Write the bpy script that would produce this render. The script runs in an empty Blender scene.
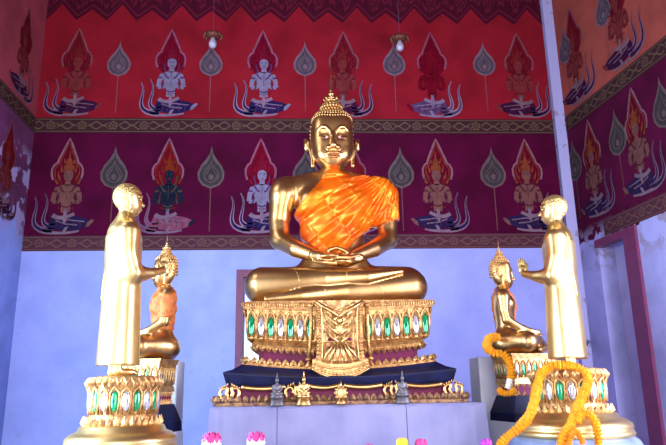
import bpy, bmesh, math, random
import numpy as np
from mathutils import Vector, Matrix
random.seed(7)
scene = bpy.context.scene
COL = scene.collection
PI = math.pi
# ------------------------------------------------------------------ camera
F = 640.0; CX, CY = 333.0, 222.5
yaw, pitch, roll = map(math.radians, (3.0, 14.3, 1.0))
CAM = np.array([0.0, 0.0, 1.6])
fw = np.array([math.sin(yaw)*math.cos(pitch), math.cos(yaw)*math.cos(pitch), math.sin(pitch)])
r0 = np.array([math.cos(yaw), -math.sin(yaw), 0.0]); u0 = np.cross(r0, fw)
RR = r0*math.cos(roll) - u0*math.sin(roll); UU = u0*math.cos(roll) + r0*math.sin(roll)
cd = bpy.data.cameras.new('camera'); cam = bpy.data.objects.new('camera', cd); COL.objects.link(cam)
cd.sensor_width = 36.0; cd.lens = F*36.0/666.0; cd.clip_end = 200
M = Matrix(((RR[0], UU[0], -fw[0], CAM[0]), (RR[1], UU[1], -fw[1], CAM[1]), (RR[2], UU[2], -fw[2], CAM[2]), (0, 0, 0, 1)))
cam.matrix_world = M
scene.camera = cam
# ------------------------------------------------------------------ world, light, exposure
scene.view_settings.view_transform = 'Standard'; scene.view_settings.look = 'None'
scene.view_settings.exposure = 0.0; scene.view_settings.gamma = 1.0
w = bpy.data.worlds.new('sky'); scene.world = w; w.use_nodes = True
bg = w.node_tree.nodes['Background']; bg.inputs[0].default_value = (0.72, 0.80, 1.0, 1); bg.inputs[1].default_value = 2.2

def area(name, loc, target, sx, sy, power, color):
    l = bpy.data.lights.new(name, 'AREA'); l.shape = 'RECTANGLE'; l.size = sx; l.size_y = sy; l.energy = power; l.color = color
    o = bpy.data.objects.new(name, l); COL.objects.link(o); o.location = loc
    o.rotation_euler = (Vector(target)-Vector(loc)).to_track_quat('-Z', 'Y').to_euler()
    return o
area('daylight_left_doorway', (-3.75, 4.2, 2.3), (0.5, 6.2, 2.2), 2.2, 3.4, 600, (0.60, 0.80, 1.0))
area('daylight_right_doorway', (4.25, 3.6, 2.6), (1.0, 7.5, 2.6), 2.0, 3.0, 420, (0.80, 0.78, 1.0))
area('daylight_front_doorway', (0.3, -2.6, 2.7), (0.3, 7, 2.4), 4.6, 4.6, 560, (1.0, 0.90, 0.88))
area('added_fill_upper_left', (-3.7, 5.2, 6.4), (0, 9, 4.5), 2.0, 1.4, 60, (0.9, 0.88, 1.0))  # added fill lamp brightening the upper walls, set at an invented opening

def at(x, y, Y):
    d = fw*F + RR*(x-CX) - UU*(y-CY); return CAM + d*(Y/d[1])
def ray_plane(x, y, c, n):
    d = fw*F + RR*(x-CX) - UU*(y-CY); t = ((c-CAM)@n)/(d@n); return CAM + d*t

# ------------------------------------------------------------------ object helpers
def tag(o, label=None, cat=None, group=None, kind=None):
    if label: o['label'] = label
    if cat: o['category'] = cat
    if group: o['group'] = group
    if kind: o['kind'] = kind
    return o
def thing(name, label, cat, loc=(0, 0, 0), rz=0.0, scale=1.0, group=None):
    o = bpy.data.objects.new(name, None); COL.objects.link(o)
    o.location = loc; o.rotation_euler = (0, 0, rz); o.scale = (scale,)*3; o.empty_display_size = .1
    return tag(o, label, cat, group)
def link(name, me, parent=None, loc=(0, 0, 0), rot=(0, 0, 0), scale=(1, 1, 1)):
    o = bpy.data.objects.new(name, me); COL.objects.link(o); o.parent = parent
    o.location = loc; o.rotation_euler = rot; o.scale = scale
    return o
def copy_tree(o, parent=None):
    c = o.copy(); COL.objects.link(c); c.parent = parent
    for ch in list(o.children): copy_tree(ch, c)
    return c
class MB:
    def __init__(s): s.v = []; s.f = []; s.m = []; s.sm = []
    def add(s, v, f, m=0, smooth=False):
        k = len(s.v); s.v += [tuple(map(float, p)) for p in v]
        s.f += [tuple(int(i)+k for i in q) for q in f]; s.m += [m]*len(f); s.sm += [smooth]*len(f)
    def box(s, lo, hi, m=0):
        x0, y0, z0 = lo; x1, y1, z1 = hi
        s.add([(x0,y0,z0),(x1,y0,z0),(x1,y1,z0),(x0,y1,z0),(x0,y0,z1),(x1,y0,z1),(x1,y1,z1),(x0,y1,z1)],
              [(0,3,2,1),(4,5,6,7),(0,1,5,4),(1,2,6,5),(2,3,7,6),(3,0,4,7)], m)
    def tube(s, pts, rad, n=8, m=0, smooth=True):
        pts = [Vector(p) for p in pts]; k = len(pts)
        if not hasattr(rad, '__len__'): rad = [rad]*k
        vs = []; prev = None
        for i, p in enumerate(pts):
            t = (pts[min(i+1, k-1)]-pts[max(i-1, 0)]).normalized()
            if prev is None:
                a = Vector((0, 0, 1)) if abs(t.z) < .9 else Vector((1, 0, 0)); prev = a.cross(t).normalized()
            a = (prev - t*prev.dot(t)).normalized(); b = t.cross(a); prev = a
            for j in range(n):
                th = 2*PI*j/n; vs.append(p + (a*math.cos(th)+b*math.sin(th))*rad[i])
        fs = []
        for i in range(k-1):
            for j in range(n):
                fs.append((i*n+j, i*n+(j+1) % n, (i+1)*n+(j+1) % n, (i+1)*n+j))
        fs.append(tuple(range(n))[::-1]); fs.append(tuple((k-1)*n+j for j in range(n)))
        s.add(vs, fs, m, smooth)
    def lathe(s, prof, n=48, c=(0, 0, 0), m=0, smooth=True):
        vs = []; fs = []
        for (r, z) in prof:
            for j in range(n):
                th = 2*PI*j/n; vs.append((c[0]+r*math.cos(th), c[1]+r*math.sin(th), c[2]+z))
        k = len(prof)
        for i in range(k-1):
            for j in range(n): fs.append((i*n+j, i*n+(j+1) % n, (i+1)*n+(j+1) % n, (i+1)*n+j))
        fs.append(tuple(range(n))[::-1]); fs.append(tuple((k-1)*n+j for j in range(n)))
        s.add(vs, fs, m, smooth)
    def ell(s, c, r, m=0, nu=10, nv=7, rot=None):
        vs = []; fs = []
        for i in range(nv+1):
            ph = PI*i/nv
            for j in range(nu):
                th = 2*PI*j/nu
                p = Vector((r[0]*math.sin(ph)*math.cos(th), r[1]*math.sin(ph)*math.sin(th), -r[2]*math.cos(ph)))
                if rot is not None: p = rot @ p
                vs.append(p+Vector(c))
        for i in range(nv):
            for j in range(nu): fs.append((i*nu+j, i*nu+(j+1) % nu, (i+1)*nu+(j+1) % nu, (i+1)*nu+j))
        s.add(vs, fs, m, True)
    def mesh(s, name, mats, smooth_angle=None):
        me = bpy.data.meshes.new(name); me.from_pydata(s.v, [], s.f)
        for mt in (mats if isinstance(mats, (list, tuple)) else [mats]): me.materials.append(mt)
        me.polygons.foreach_set('material_index', s.m); me.polygons.foreach_set('use_smooth', s.sm)
        me.update()
        bm = bmesh.new(); bm.from_mesh(me); bmesh.ops.remove_doubles(bm, verts=bm.verts, dist=1e-5)
        bmesh.ops.recalc_face_normals(bm, faces=bm.faces); bm.to_mesh(me); bm.free()
        return me
    def build(s, name, mats, parent=None, **k): return link(name, s.mesh(name, mats), parent, **k)

# ------------------------------------------------------------------ materials
def mat(name, color, rough=.6, metal=0.0, noise=0.0, nscale=6.0, color2=None, bump=0.0, bscale=20.0, spec=.5, sub=0.0, coat=0.0, bstretch=None, n_lo=.4, n_hi=.65):
    m = bpy.data.materials.new(name); m.use_nodes = True; nt = m.node_tree; N = nt.nodes; L = nt.links
    b = N['Principled BSDF']; b.inputs['Base Color'].default_value = (*color, 1)
    b.inputs['Roughness'].default_value = rough; b.inputs['Metallic'].default_value = metal
    b.inputs['Specular IOR Level'].default_value = spec; b.inputs['Coat Weight'].default_value = coat
    tc = N.new('ShaderNodeTexCoord')
    if noise or color2:
        n = N.new('ShaderNodeTexNoise'); n.inputs['Scale'].default_value = nscale; n.inputs['Detail'].default_value = 5
        L.new(tc.outputs['Object'], n.inputs['Vector'])
        r = N.new('ShaderNodeValToRGB'); r.color_ramp.elements[0].position = n_lo; r.color_ramp.elements[1].position = n_hi
        c2 = color2 or tuple(c*(1-noise) for c in color)
        r.color_ramp.elements[0].color = (*color, 1); r.color_ramp.elements[1].color = (*c2, 1)
        L.new(n.outputs['Fac'], r.inputs['Fac']); L.new(r.outputs['Color'], b.inputs['Base Color'])
    if bump:
        n2 = N.new('ShaderNodeTexNoise'); n2.inputs['Scale'].default_value = bscale; n2.inputs['Detail'].default_value = 4
        if bstretch:
            mp = N.new('ShaderNodeMapping'); mp.inputs['Scale'].default_value = bstretch[0]; mp.inputs['Rotation'].default_value = bstretch[1]
            L.new(tc.outputs['Object'], mp.inputs['Vector']); L.new(mp.outputs['Vector'], n2.inputs['Vector'])
        else: L.new(tc.outputs['Object'], n2.inputs['Vector'])
        bp = N.new('ShaderNodeBump'); bp.inputs['Strength'].default_value = bump; bp.inputs['Distance'].default_value = .02
        L.new(n2.outputs['Fac'], bp.inputs['Height']); L.new(bp.outputs['Normal'], b.inputs['Normal'])
    return m
GOLD = mat('polished_gold', (.66, .41, .17), .34, 1.0, color2=(.52, .30, .11), nscale=3.0, bump=.06, bscale=9)
PALEGOLD = mat('pale_gilding', (.76, .56, .24), .38, 1.0, color2=(.64, .44, .18), nscale=4.0, bump=.05, bscale=12)
CARVED = mat('carved_gilding', (.70, .44, .17), .42, .8, color2=(.42, .20, .08), nscale=22.0, bump=.25, bscale=50)
DIRTY = mat('tarnished_gilding', (.42, .25, .12), .5, .6, color2=(.16, .07, .07), nscale=25.0, bump=.5, bscale=60)
HAIR = mat('gilded_curls', (.62, .36, .13), .4, .9)
FACEGOLD = GOLD
WHITE_EYE = mat('shell_inlay', (.55, .36, .32), .3)
PUPIL = mat('dark_pupil', (.10, .012, .015), .2)
LIP = mat('lip_line', (.35, .10, .04), .4, .5)
SILK = mat('orange_satin', (.90, .22, .004), .36, .55, color2=(.78, .10, .002), nscale=4, bump=.35, bscale=5, spec=.5, bstretch=((1, 1, 3.2), (0, .7, 0)))
SCARF = mat('dull_orange_cloth', (.50, .14, .02), .6, .0, color2=(.36, .08, .01), nscale=9, bump=.5, bscale=14)
GREEN = mat('green_mirror_glass', (.0, .42, .14), .12, .35, color2=(.0, .12, .07), nscale=24, coat=1)
CLEAR = mat('clear_mirror_glass', (.72, .76, .86), .12, .6, color2=(.30, .34, .45), nscale=22, coat=1)
MAROON = mat('maroon_glass_mosaic', (.15, .002, .05), .5, .0, color2=(.13, .002, .05), nscale=40, spec=.25)
NAVY = mat('navy_lacquer', (.006, .009, .05), .5, .0, color2=(.004, .005, .025), nscale=8, bump=.1, spec=.2)
PLINTH = mat('lavender_limewash', (.23, .23, .41), .75, color2=(.18, .18, .35), nscale=3, bump=.15, bscale=10)
BLOCK = mat('pale_blue_paint', (.74, .80, .95), .7, color2=(.66, .74, .92), nscale=3)
MARBLE = mat('blue_grey_stone', (.22, .30, .50), .3, color2=(.12, .17, .32), nscale=5, coat=.3)
CRACK = mat('dark_crack', (.03, .03, .08), .9)
MARI = mat('marigold_petals', (.78, .37, .006), .7, color2=(.68, .25, .004), nscale=30)
MARID = mat('deep_marigold_petals', (.90, .30, .01), .7, color2=(.75, .2, .01), nscale=30)
JASM = mat('jasmine_white', (.85, .84, .80), .7)
PINK = mat('pink_petals', (.55, .015, .18), .6, color2=(.62, .06, .30), nscale=12)
WPET = mat('white_petals', (.85, .78, .85), .6)
PURP = mat('purple_petals', (.45, .03, .55), .6)
YEL = mat('yellow_petals', (.95, .60, .02), .6)
LEAF = mat('dark_green_leaf', (.02, .13, .10), .5)
RED_FRAME = mat('maroon_wood_paint', (.14, .02, .075), .5, noise=.2, nscale=8)
STATGREY = mat('blackened_bronze', (.13, .12, .14), .45, .7)

def wall_mat(name, red, purple, plaster, z_red, z_pl, rag=0.0, plaster2=None, patch=None):
    m = bpy.data.materials.new(name); m.use_nodes = True; nt = m.node_tree; N = nt.nodes; L = nt.links
    b = N['Principled BSDF']; b.inputs['Roughness'].default_value = .9; b.inputs['Specular IOR Level'].default_value = .08
    g = N.new('ShaderNodeNewGeometry'); sp = N.new('ShaderNodeSeparateXYZ'); L.new(g.outputs['Position'], sp.inputs[0])
    def noise(sc, det=5):
        n = N.new('ShaderNodeTexNoise'); n.inputs['Scale'].default_value = sc; n.inputs['Detail'].default_value = det
        L.new(g.outputs['Position'], n.inputs['Vector']); return n.outputs['Fac']
    def math_(op, a, c):
        n = N.new('ShaderNodeMath'); n.operation = op
        for i, q in enumerate((a, c)):
            if isinstance(q, (int, float)): n.inputs[i].default_value = q
            else: L.new(q, n.inputs[i])
        return n.outputs[0]
    def mix(f, a, c):
        n = N.new('ShaderNodeMix'); n.data_type = 'RGBA'; L.new(f, n.inputs[0])
        for i, q in ((6, a), (7, c)):
            if isinstance(q, tuple): n.inputs[i].default_value = (*q, 1)
            else: L.new(q, n.inputs[i])
        return n.outputs[2]
    def ramp(f, lo, hi):
        n = N.new('ShaderNodeMapRange'); n.inputs[1].default_value = lo; n.inputs[2].default_value = hi; L.new(f, n.inputs[0]); return n.outputs[0]
    n1 = noise(2.2); n2 = noise(9.0)
    redc = mix(ramp(n1, .4, .68), red, tuple(c*.72 for c in red))
    pc = mix(ramp(n1, .38, .68), purple, tuple(c*.62 for c in purple))
    plc = mix(ramp(n1, .42, .66), plaster, plaster2 or tuple(c*.80 for c in plaster))
    plc = mix(ramp(n2, .60, .78), plc, tuple(c*.80 for c in plaster))
    z = sp.outputs[2]
    zz = math_('ADD', z, math_('MULTIPLY', math_('SUBTRACT', noise(3.0, 6), .5), rag))
    top = ramp(z, z_red-.01, z_red+.01)
    c = mix(top, pc, redc)
    c = mix(ramp(zz, z_pl-.01, z_pl+.01), plc, c)
    if patch:
        # flaked plaster, a stain with a shape of its own
        zlo, zhi, col = patch
        pa = ramp(noise(4.2, 6), .50, .54)
        inb = math_('MULTIPLY', ramp(z, zlo, zlo+.25), ramp(z, zhi, zhi-.25))
        c = mix(math_('MULTIPLY', pa, inb), c, col)
    L.new(c, b.inputs['Base Color'])
    bp = N.new('ShaderNodeBump'); bp.inputs['Strength'].default_value = .25; bp.inputs['Distance'].default_value = .02
    L.new(n2, bp.inputs['Height']); L.new(bp.outputs['Normal'], b.inputs['Normal'])
    return m
RED = (.19, .006, .015); PUR = (.060, .001, .022)
W_BACK = wall_mat('back_wall_paint', RED, PUR, (.27, .31, .66), 5.4, 3.6, plaster2=(.23, .27, .60))
W_RIGHT = wall_mat('right_wall_paint_hazed', (.27, .055, .045), (.07, .003, .028), (.33, .34, .66), 5.4, 3.55, rag=.7, patch=(3.0, 3.75, (.25, .22, .36)))  # upper red lightened and warmed: lens haze put into the paint colour
W_LEFT = wall_mat('left_wall_paint_hazed', (.27, .045, .07), (.13, .035, .11), (.23, .30, .68), 5.4, 3.75, rag=1.1, patch=(3.6, 5.0, (.30, .26, .5)))  # red and purple paled so the paint itself carries the hazy glare
FLOORM = mat('floor_tiles', (.55, .48, .42), .35, noise=.3, nscale=3)
CEILM = mat('dark_red_ceiling', (.10, .02, .03), .8, noise=.3, nscale=3)

def band_mat(name, base, light, dark, scale=2.2):
    m = bpy.data.materials.new(name); m.use_nodes = True; nt = m.node_tree; N = nt.nodes; L = nt.links
    b = N['Principled BSDF']; b.inputs['Roughness'].default_value = .9; b.inputs['Specular IOR Level'].default_value = .08
    uv = N.new('ShaderNodeUVMap')
    sp = N.new('ShaderNodeSeparateXYZ'); L.new(uv.outputs[0], sp.inputs[0])
    def mt(op, a, c=0.0, d=0.0):
        n = N.new('ShaderNodeMath'); n.operation = op
        for i, q in enumerate((a, c, d)):
            if isinstance(q, (int, float)): n.inputs[i].default_value = q
            else: L.new(q, n.inputs[i])
        return n.outputs[0]
    def mix(f, a, c):
        n = N.new('ShaderNodeMix'); n.data_type = 'RGBA'; L.new(f, n.inputs[0])
        for i, q in ((6, a), (7, c)):
            if isinstance(q, tuple): n.inputs[i].default_value = (*q, 1)
            else: L.new(q, n.inputs[i])
        return n.outputs[2]
    u, v = sp.outputs[0], sp.outputs[1]          # u in metres, v 0..1
    fu = mt('ABSOLUTE', mt('SUBTRACT', mt('FRACT', mt('MULTIPLY', u, scale)), .5))
    fv = mt('ABSOLUTE', mt('SUBTRACT', v, .5))
    d = mt('SQRT', mt('ADD', mt('POWER', mt('MULTIPLY', fu, 4.2/scale), 2.0), mt('POWER', fv, 2.0)))
    pet = mt('MULTIPLY', mt('SINE', mt('MULTIPLY', mt('ARCTAN2', mt('SUBTRACT', v, .5), mt('MULTIPLY', fu, 4.2/scale)), 8.0)), .05)
    d = mt('ADD', d, pet)
    ring = mt('MAXIMUM', mt('MULTIPLY', mt('LESS_THAN', d, .27), mt('GREATER_THAN', d, .17)), mt('LESS_THAN', d, .07))
    d2 = mt('ABSOLUTE', mt('SUBTRACT', mt('SUBTRACT', fv, .12), mt('MULTIPLY', mt('SINE', mt('MULTIPLY', u, 30.0)), .12)))
    ring = mt('MAXIMUM', ring, mt('MULTIPLY', mt('LESS_THAN', d2, .05), mt('GREATER_THAN', d, .38)))
    no = N.new('ShaderNodeTexNoise'); no.inputs['Scale'].default_value = 16; no.inputs['Detail'].default_value = 4
    g = N.new('ShaderNodeNewGeometry'); L.new(g.outputs['Position'], no.inputs['Vector'])
    c = mix(no.outputs['Fac'], base, dark)
    c = mix(mt('MULTIPLY', mt('LESS_THAN', fv, .36), ring), c, light)
    c = mix(mt('LESS_THAN', mt('ABSOLUTE', mt('SUBTRACT', fv, .40)), .025), c, light)
    L.new(c, b.inputs['Base Color'])
    return m
BAND = band_mat('painted_band_green', (.048, .016, .019), (.085, .055, .036), (.022, .007, .013))
BAND2 = band_mat('painted_band_brown', (.075, .024, .036), (.10, .05, .045), (.045, .013, .027))
VAL = band_mat('painted_valance_dark', (.050, .002, .014), (.085, .006, .018), (.035, .002, .010), 4.4)
# ------------------------------------------------------------------ the setting
BY = 9.0
cornR = at(562, 120, BY); cornL = at(36, 116, BY)
XR, XL = float(cornR[0]), float(cornL[0]); TOPZ = 8.0
aR = math.radians(-6.0); aL = math.radians(-1.7)
dR = Vector((-math.sin(aR), -math.cos(aR), 0)); dL = Vector((-math.sin(aL)*1.0, -math.cos(aL), 0))   # along the side walls, toward the camera
nR = np.array([math.cos(aR), -math.sin(aR), 0.0]); nL = np.array([math.cos(aL), -math.sin(aL), 0.0])
def struct(o): o['kind'] = 'structure'; return o

def wall_with_holes(name, origin, du, length, height, holes, thick, out, material, reveal=None):
    """wall plane from origin along du (unit, horizontal); holes = (u0,u1,z0,z1)"""
    us = sorted({0.0, length, *[h[0] for h in holes], *[h[1] for h in holes]})
    zs = sorted({0.0, height, *[h[2] for h in holes], *[h[3] for h in holes]})
    b = MB(); O = Vector(origin); du = Vector(du); out = Vector(out)
    for i in range(len(us)-1):
        for j in range(len(zs)-1):
            uc = (us[i]+us[i+1])/2; zc = (zs[j]+zs[j+1])/2
            if any(h[0] < uc < h[1] and h[2] < zc < h[3] for h in holes): continue
            vs = []
            for t in (0, thick):
                for (u, z) in ((us[i], zs[j]), (us[i+1], zs[j]), (us[i+1], zs[j+1]), (us[i], zs[j+1])):
                    p = O + du*u + out*t; vs.append((p.x, p.y, z))
            b.add(vs, [(0, 1, 2, 3), (7, 6, 5, 4), (0, 4, 5, 1), (1, 5, 6, 2), (2, 6, 7, 3), (3, 7, 4, 0)])
    # weld and drop the faces shared by neighbouring cells
    me = bpy.data.meshes.new(name); me.from_pydata(b.v, [], b.f); me.materials.append(material)
    bm = bmesh.new(); bm.from_mesh(me); bmesh.ops.remove_doubles(bm, verts=bm.verts, dist=1e-5)
    seen = {}
    for f in bm.faces: seen.setdefault(tuple(sorted(v.index for v in f.verts)), []).append(f)
    bmesh.ops.delete(bm, geom=[f for l in seen.values() if len(l) > 1 for f in l], context='FACES_ONLY')
    bmesh.ops.recalc_face_normals(bm, faces=bm.faces); bm.to_mesh(me); bm.free()
    return struct(link(name, me))

# back wall (with the window behind the altar)
wx0 = float(at(243, 320, BY)[0]) - XL; wx1 = float(at(398, 320, BY)[0]) - XL
wz1 = float(at(243, 277, BY)[2]); wz0 = 1.95
wall_back = wall_with_holes('wall_back', (XL, BY, 0), (1, 0, 0), XR-XL, TOPZ, [(wx0, wx1, wz0, wz1)], .3, (0, 1, 0), W_BACK)
b = MB(); fr = .10
X0, X1 = XL+wx0, XL+wx1
for lo, hi in (((X0-fr, BY-.04, wz0-fr), (X0, BY+.1, wz1+fr)), ((X1, BY-.04, wz0-fr), (X1+fr, BY+.1, wz1+fr)),
               ((X0, BY-.04, wz1), (X1, BY+.1, wz1+fr)), ((X0, BY-.04, wz0-fr), (X1, BY+.1, wz0))): b.box(lo, hi)
win = struct(b.build('window_1', RED_FRAME))
# right wall with its recessed opening near the corner and a doorway beside the viewer
uA = (BY-8.45)/math.cos(aR); uB = (BY-7.80)/math.cos(aR)
LR = 11.0
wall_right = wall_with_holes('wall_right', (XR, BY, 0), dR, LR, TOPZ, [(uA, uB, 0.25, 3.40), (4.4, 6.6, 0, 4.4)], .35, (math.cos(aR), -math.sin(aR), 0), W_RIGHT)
wall_left = wall_with_holes('wall_left', (XL, BY, 0), dL, LR, TOPZ, [(3.4, 6.2, 0, 4.4), (2.8, 5.0, 5.6, 7.2)], .35, (-math.cos(aL), math.sin(aL), 0), W_LEFT)  # the high opening is made up to go with the added fill lamp
def rpt(u, off, z):        # a point on the right wall: u metres from the corner, off metres into the room
    p = Vector((XR, BY, 0)) + dR*u - Vector(nR)*off; return (p.x, p.y, z)
def rbox(b, u0, u1, o0, o1, z0, z1, m=0):
    vs = [rpt(u, o, z) for z in (z0, z1) for (u, o) in ((u0, o0), (u1, o0), (u1, o1), (u0, o1))]
    b.add(vs, [(0,3,2,1),(4,5,6,7),(0,1,5,4),(1,2,6,5),(2,3,7,6),(3,0,4,7)], m)
b = MB(); rbox(b, uB-.02, uB+.24, -.08, .04, .0, 3.48); rbox(b, uA-.02, uB-.02, -.08, .04, 3.38, 3.48)
struct(b.build('door_1', RED_FRAME))
b = MB(); rbox(b, uA, uB-.02, -.33, -.24, .25, 3.40)
p = struct(b.build('door_2', mat('pale_lilac_shutter', (.42, .38, .66), .7, noise=.15, nscale=4)))
# narrow whitish corner pilaster, paint flaking
b = MB()
pA, pB = float(at(553.5, 128, BY)[0]), XR
b.box((pA, BY-.09, 0), (pB+.02, BY, TOPZ-.3))
struct(b.build('trim_1', mat('flaking_white_batten', (.30, .30, .56), .7, color2=(.22, .18, .30), nscale=7, n_lo=.62, n_hi=.64)))
floor = MB(); floor.box((-7, -4, -.2), (7, 9.4, 0)); struct(floor.build('floor', FLOORM))
ceil = MB(); ceil.box((-7, -4, TOPZ), (7, 9.4, TOPZ+.2)); struct(ceil.build('ceiling', CEILM))
# front wall behind the viewer, with the entrance
struct(wall_with_holes('wall_front', (-7, -2.9, 0), (1, 0, 0), 14, TOPZ, [(5.0, 9.6, 0, 5.2)], .3, (0, -1, 0), mat('front_wall_paint', (.16, .09, .07), .8)))

# ---- painted bands, valance (parts of the walls)
def strip(name, wall, fn, L0, z0, z1, material, u0=0.0, off=.004, teeth=None):
    me = bpy.data.meshes.new(name); n = 1 if not teeth else int(round((L0-u0)/teeth[0]))*2
    vs = []; uvs = []; fs = []
    for i in range(n+1):
        u = u0+(L0-u0)*i/n
        zb = z0 if not teeth else (z0-teeth[1] if i % 2 == 0 else (z0+teeth[2] if i % 4 == 1 else z0+.05))
        for o_ in (off, 0.0):
            vs += [fn(u, o_, zb), fn(u, o_, z1)]; uvs += [(u, 0.0), (u, 1.0)]
    for i in range(n):
        a = i*4; c = a+4
        fs += [(a, c, c+1, a+1), (a, a+2, c+2, c), (a+1, c+1, c+3, a+3), (a+2, a+3, c+3, c+2)]
    fs += [(0, 1, 3, 2), (4*n, 4*n+2, 4*n+3, 4*n+1)]
    me.from_pydata(vs, [], fs); me.materials.append(material)
    ul = me.uv_layers.new(name='UVMap')
    for l in me.loops: ul.data[l.index].uv = uvs[l.vertex_index]
    me.update(); return link(name, me, wall)
fB = lambda u, o, z: (XL+u, BY-o, z)
fR = lambda u, o, z: rpt(u, o, z)
def fL(u, o, z):
    p = Vector((XL, BY, 0)) + dL*u + Vector(nL)*o; return (p.x, p.y, z)
LB = pA-XL-.002
for wall, fn, L0, uu in ((wall_back, fB, LB, 0), (wall_right, fR, 4.3, 0), (wall_left, fL, 3.0, 0)):
    strip('painted_border', wall, fn, L0, 5.28, 5.52, BAND, uu)
strip('painted_border', wall_back, fB, LB, 3.50, 3.72, BAND2)
strip('painted_border', wall_right, fR, 4.3, 3.50, 3.72, BAND2, .75)
strip('painted_border', wall_left, fL, 3.0, 3.50, 3.72, BAND2, 1.6)
strip('painted_valance', wall_back, fB, LB, 7.29, TOPZ-.01, VAL, teeth=(.45, .14, .14))

# ---- painted praying deities and leaf shaped fans
def flat(name, c): return mat(name, c, .95, spec=.05, noise=.25, nscale=9)
PAL = {
 'white': dict(halo=(.20, .002, .022), line=(.38, .11, .20), crown=(.24, .008, .035), skin=(.30, .25, .42), skin2=(.13, .05, .20), belt=(.34, .21, .34), skirt=(.03, .016, .10), ribbon=(.38, .24, .38)),
 'rust':  dict(halo=(.20, .005, .022), line=(.32, .09, .13), crown=(.24, .02, .025), skin=(.26, .04, .045), skin2=(.17, .012, .03), belt=(.29, .16, .22), skirt=(.055, .010, .06), ribbon=(.31, .17, .29)),
 'crimson': dict(halo=(.22, .002, .022), line=(.35, .10, .18), crown=(.23, .004, .02), skin=(.22, .003, .020), skin2=(.16, .002, .016), belt=(.30, .22, .38), skirt=(.13, .06, .18), ribbon=(.36, .29, .42)),
 'tan':   dict(halo=(.17, .003, .025), line=(.36, .15, .21), crown=(.30, .07, .03), skin=(.25, .10, .095), skin2=(.13, .03, .04), belt=(.30, .19, .27), skirt=(.03, .018, .09), ribbon=(.28, .15, .26)),
 'green': dict(halo=(.22, .004, .022), line=(.34, .13, .21), crown=(.26, .035, .012), skin=(.014, .02, .045), skin2=(.09, .06, .045), belt=(.28, .16, .25), skirt=(.32, .08, .16), ribbon=(.22, .13, .25)),
}
PAL = {k: {q: tuple(v*f for v in c) for q, c in d.items()} for k, d in PAL.items() for f in (.52,)}
PM = {k: [flat('mural_%s_%s' % (k, q), c) for q, c in d.items()] for k, d in PAL.items()}
KEYS = ['halo', 'line', 'crown', 'skin', 'skin2', 'belt', 'skirt', 'ribbon']
def ribbon(pts, w0, w1):
    out_l, out_r = [], []
    n = len(pts)
    for i, p in enumerate(pts):
        a = pts[max(i-1, 0)]; c = pts[min(i+1, n-1)]; dx, dy = c[0]-a[0], c[1]-a[1]; l = math.hypot(dx, dy) or 1
        w_ = w0+(w1-w0)*i/(n-1); out_l.append((p[0]-dy/l*w_, p[1]+dx/l*w_)); out_r.append((p[0]+dy/l*w_, p[1]-dx/l*w_))
    return out_l, out_r
def bez(pts, n=10):
    o = []
    P = [np.array(p, float) for p in pts]
    for i in range(n+1):
        t = i/n; Q = P[:]
        while len(Q) > 1: Q = [Q[j]*(1-t)+Q[j+1]*t for j in range(len(Q)-1)]
        o.append(tuple(Q[0]))
    return o
def ellp(cx, cy, rx, ry, n=14): return [(cx+rx*math.cos(2*PI*i/n), cy+ry*math.sin(2*PI*i/n)) for i in range(n)]
class Paint:
    def __init__(s): s.b = MB()
    def poly(s, pts, m, layer):
        n = len(pts); z = .0015*layer+.002
        s.b.add([(x, z, y) for x, y in pts], [tuple(range(n))], m)
    def fan(s, pts, m, layer, c):      # star shaped region round c
        n = len(pts); z = .0015*layer+.002
        s.b.add([(x, z, y) for x, y in pts]+[(c[0], z, c[1])], [(i, (i+1) % n, n) for i in range(n)], m)
    def rib(s, pts, w0, w1, m, layer):
        l, r = ribbon(pts, w0, w1); z = .0015*layer+.002; n = len(pts)
        s.b.add([(x, z, y) for x, y in l+r], [(i, i+1, n+i+1, n+i) for i in range(n-1)], m)
HALO = [(0, 86), (-2.2, 81), (-5, 74), (-8, 66.5), (-8.8, 63.5), (-11, 62), (-13, 58), (-13, 53), (-11.5, 48), (-7, 43), (0, 41)]
HALO = HALO + [(-x, y) for x, y in HALO[-2:0:-1]]
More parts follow.
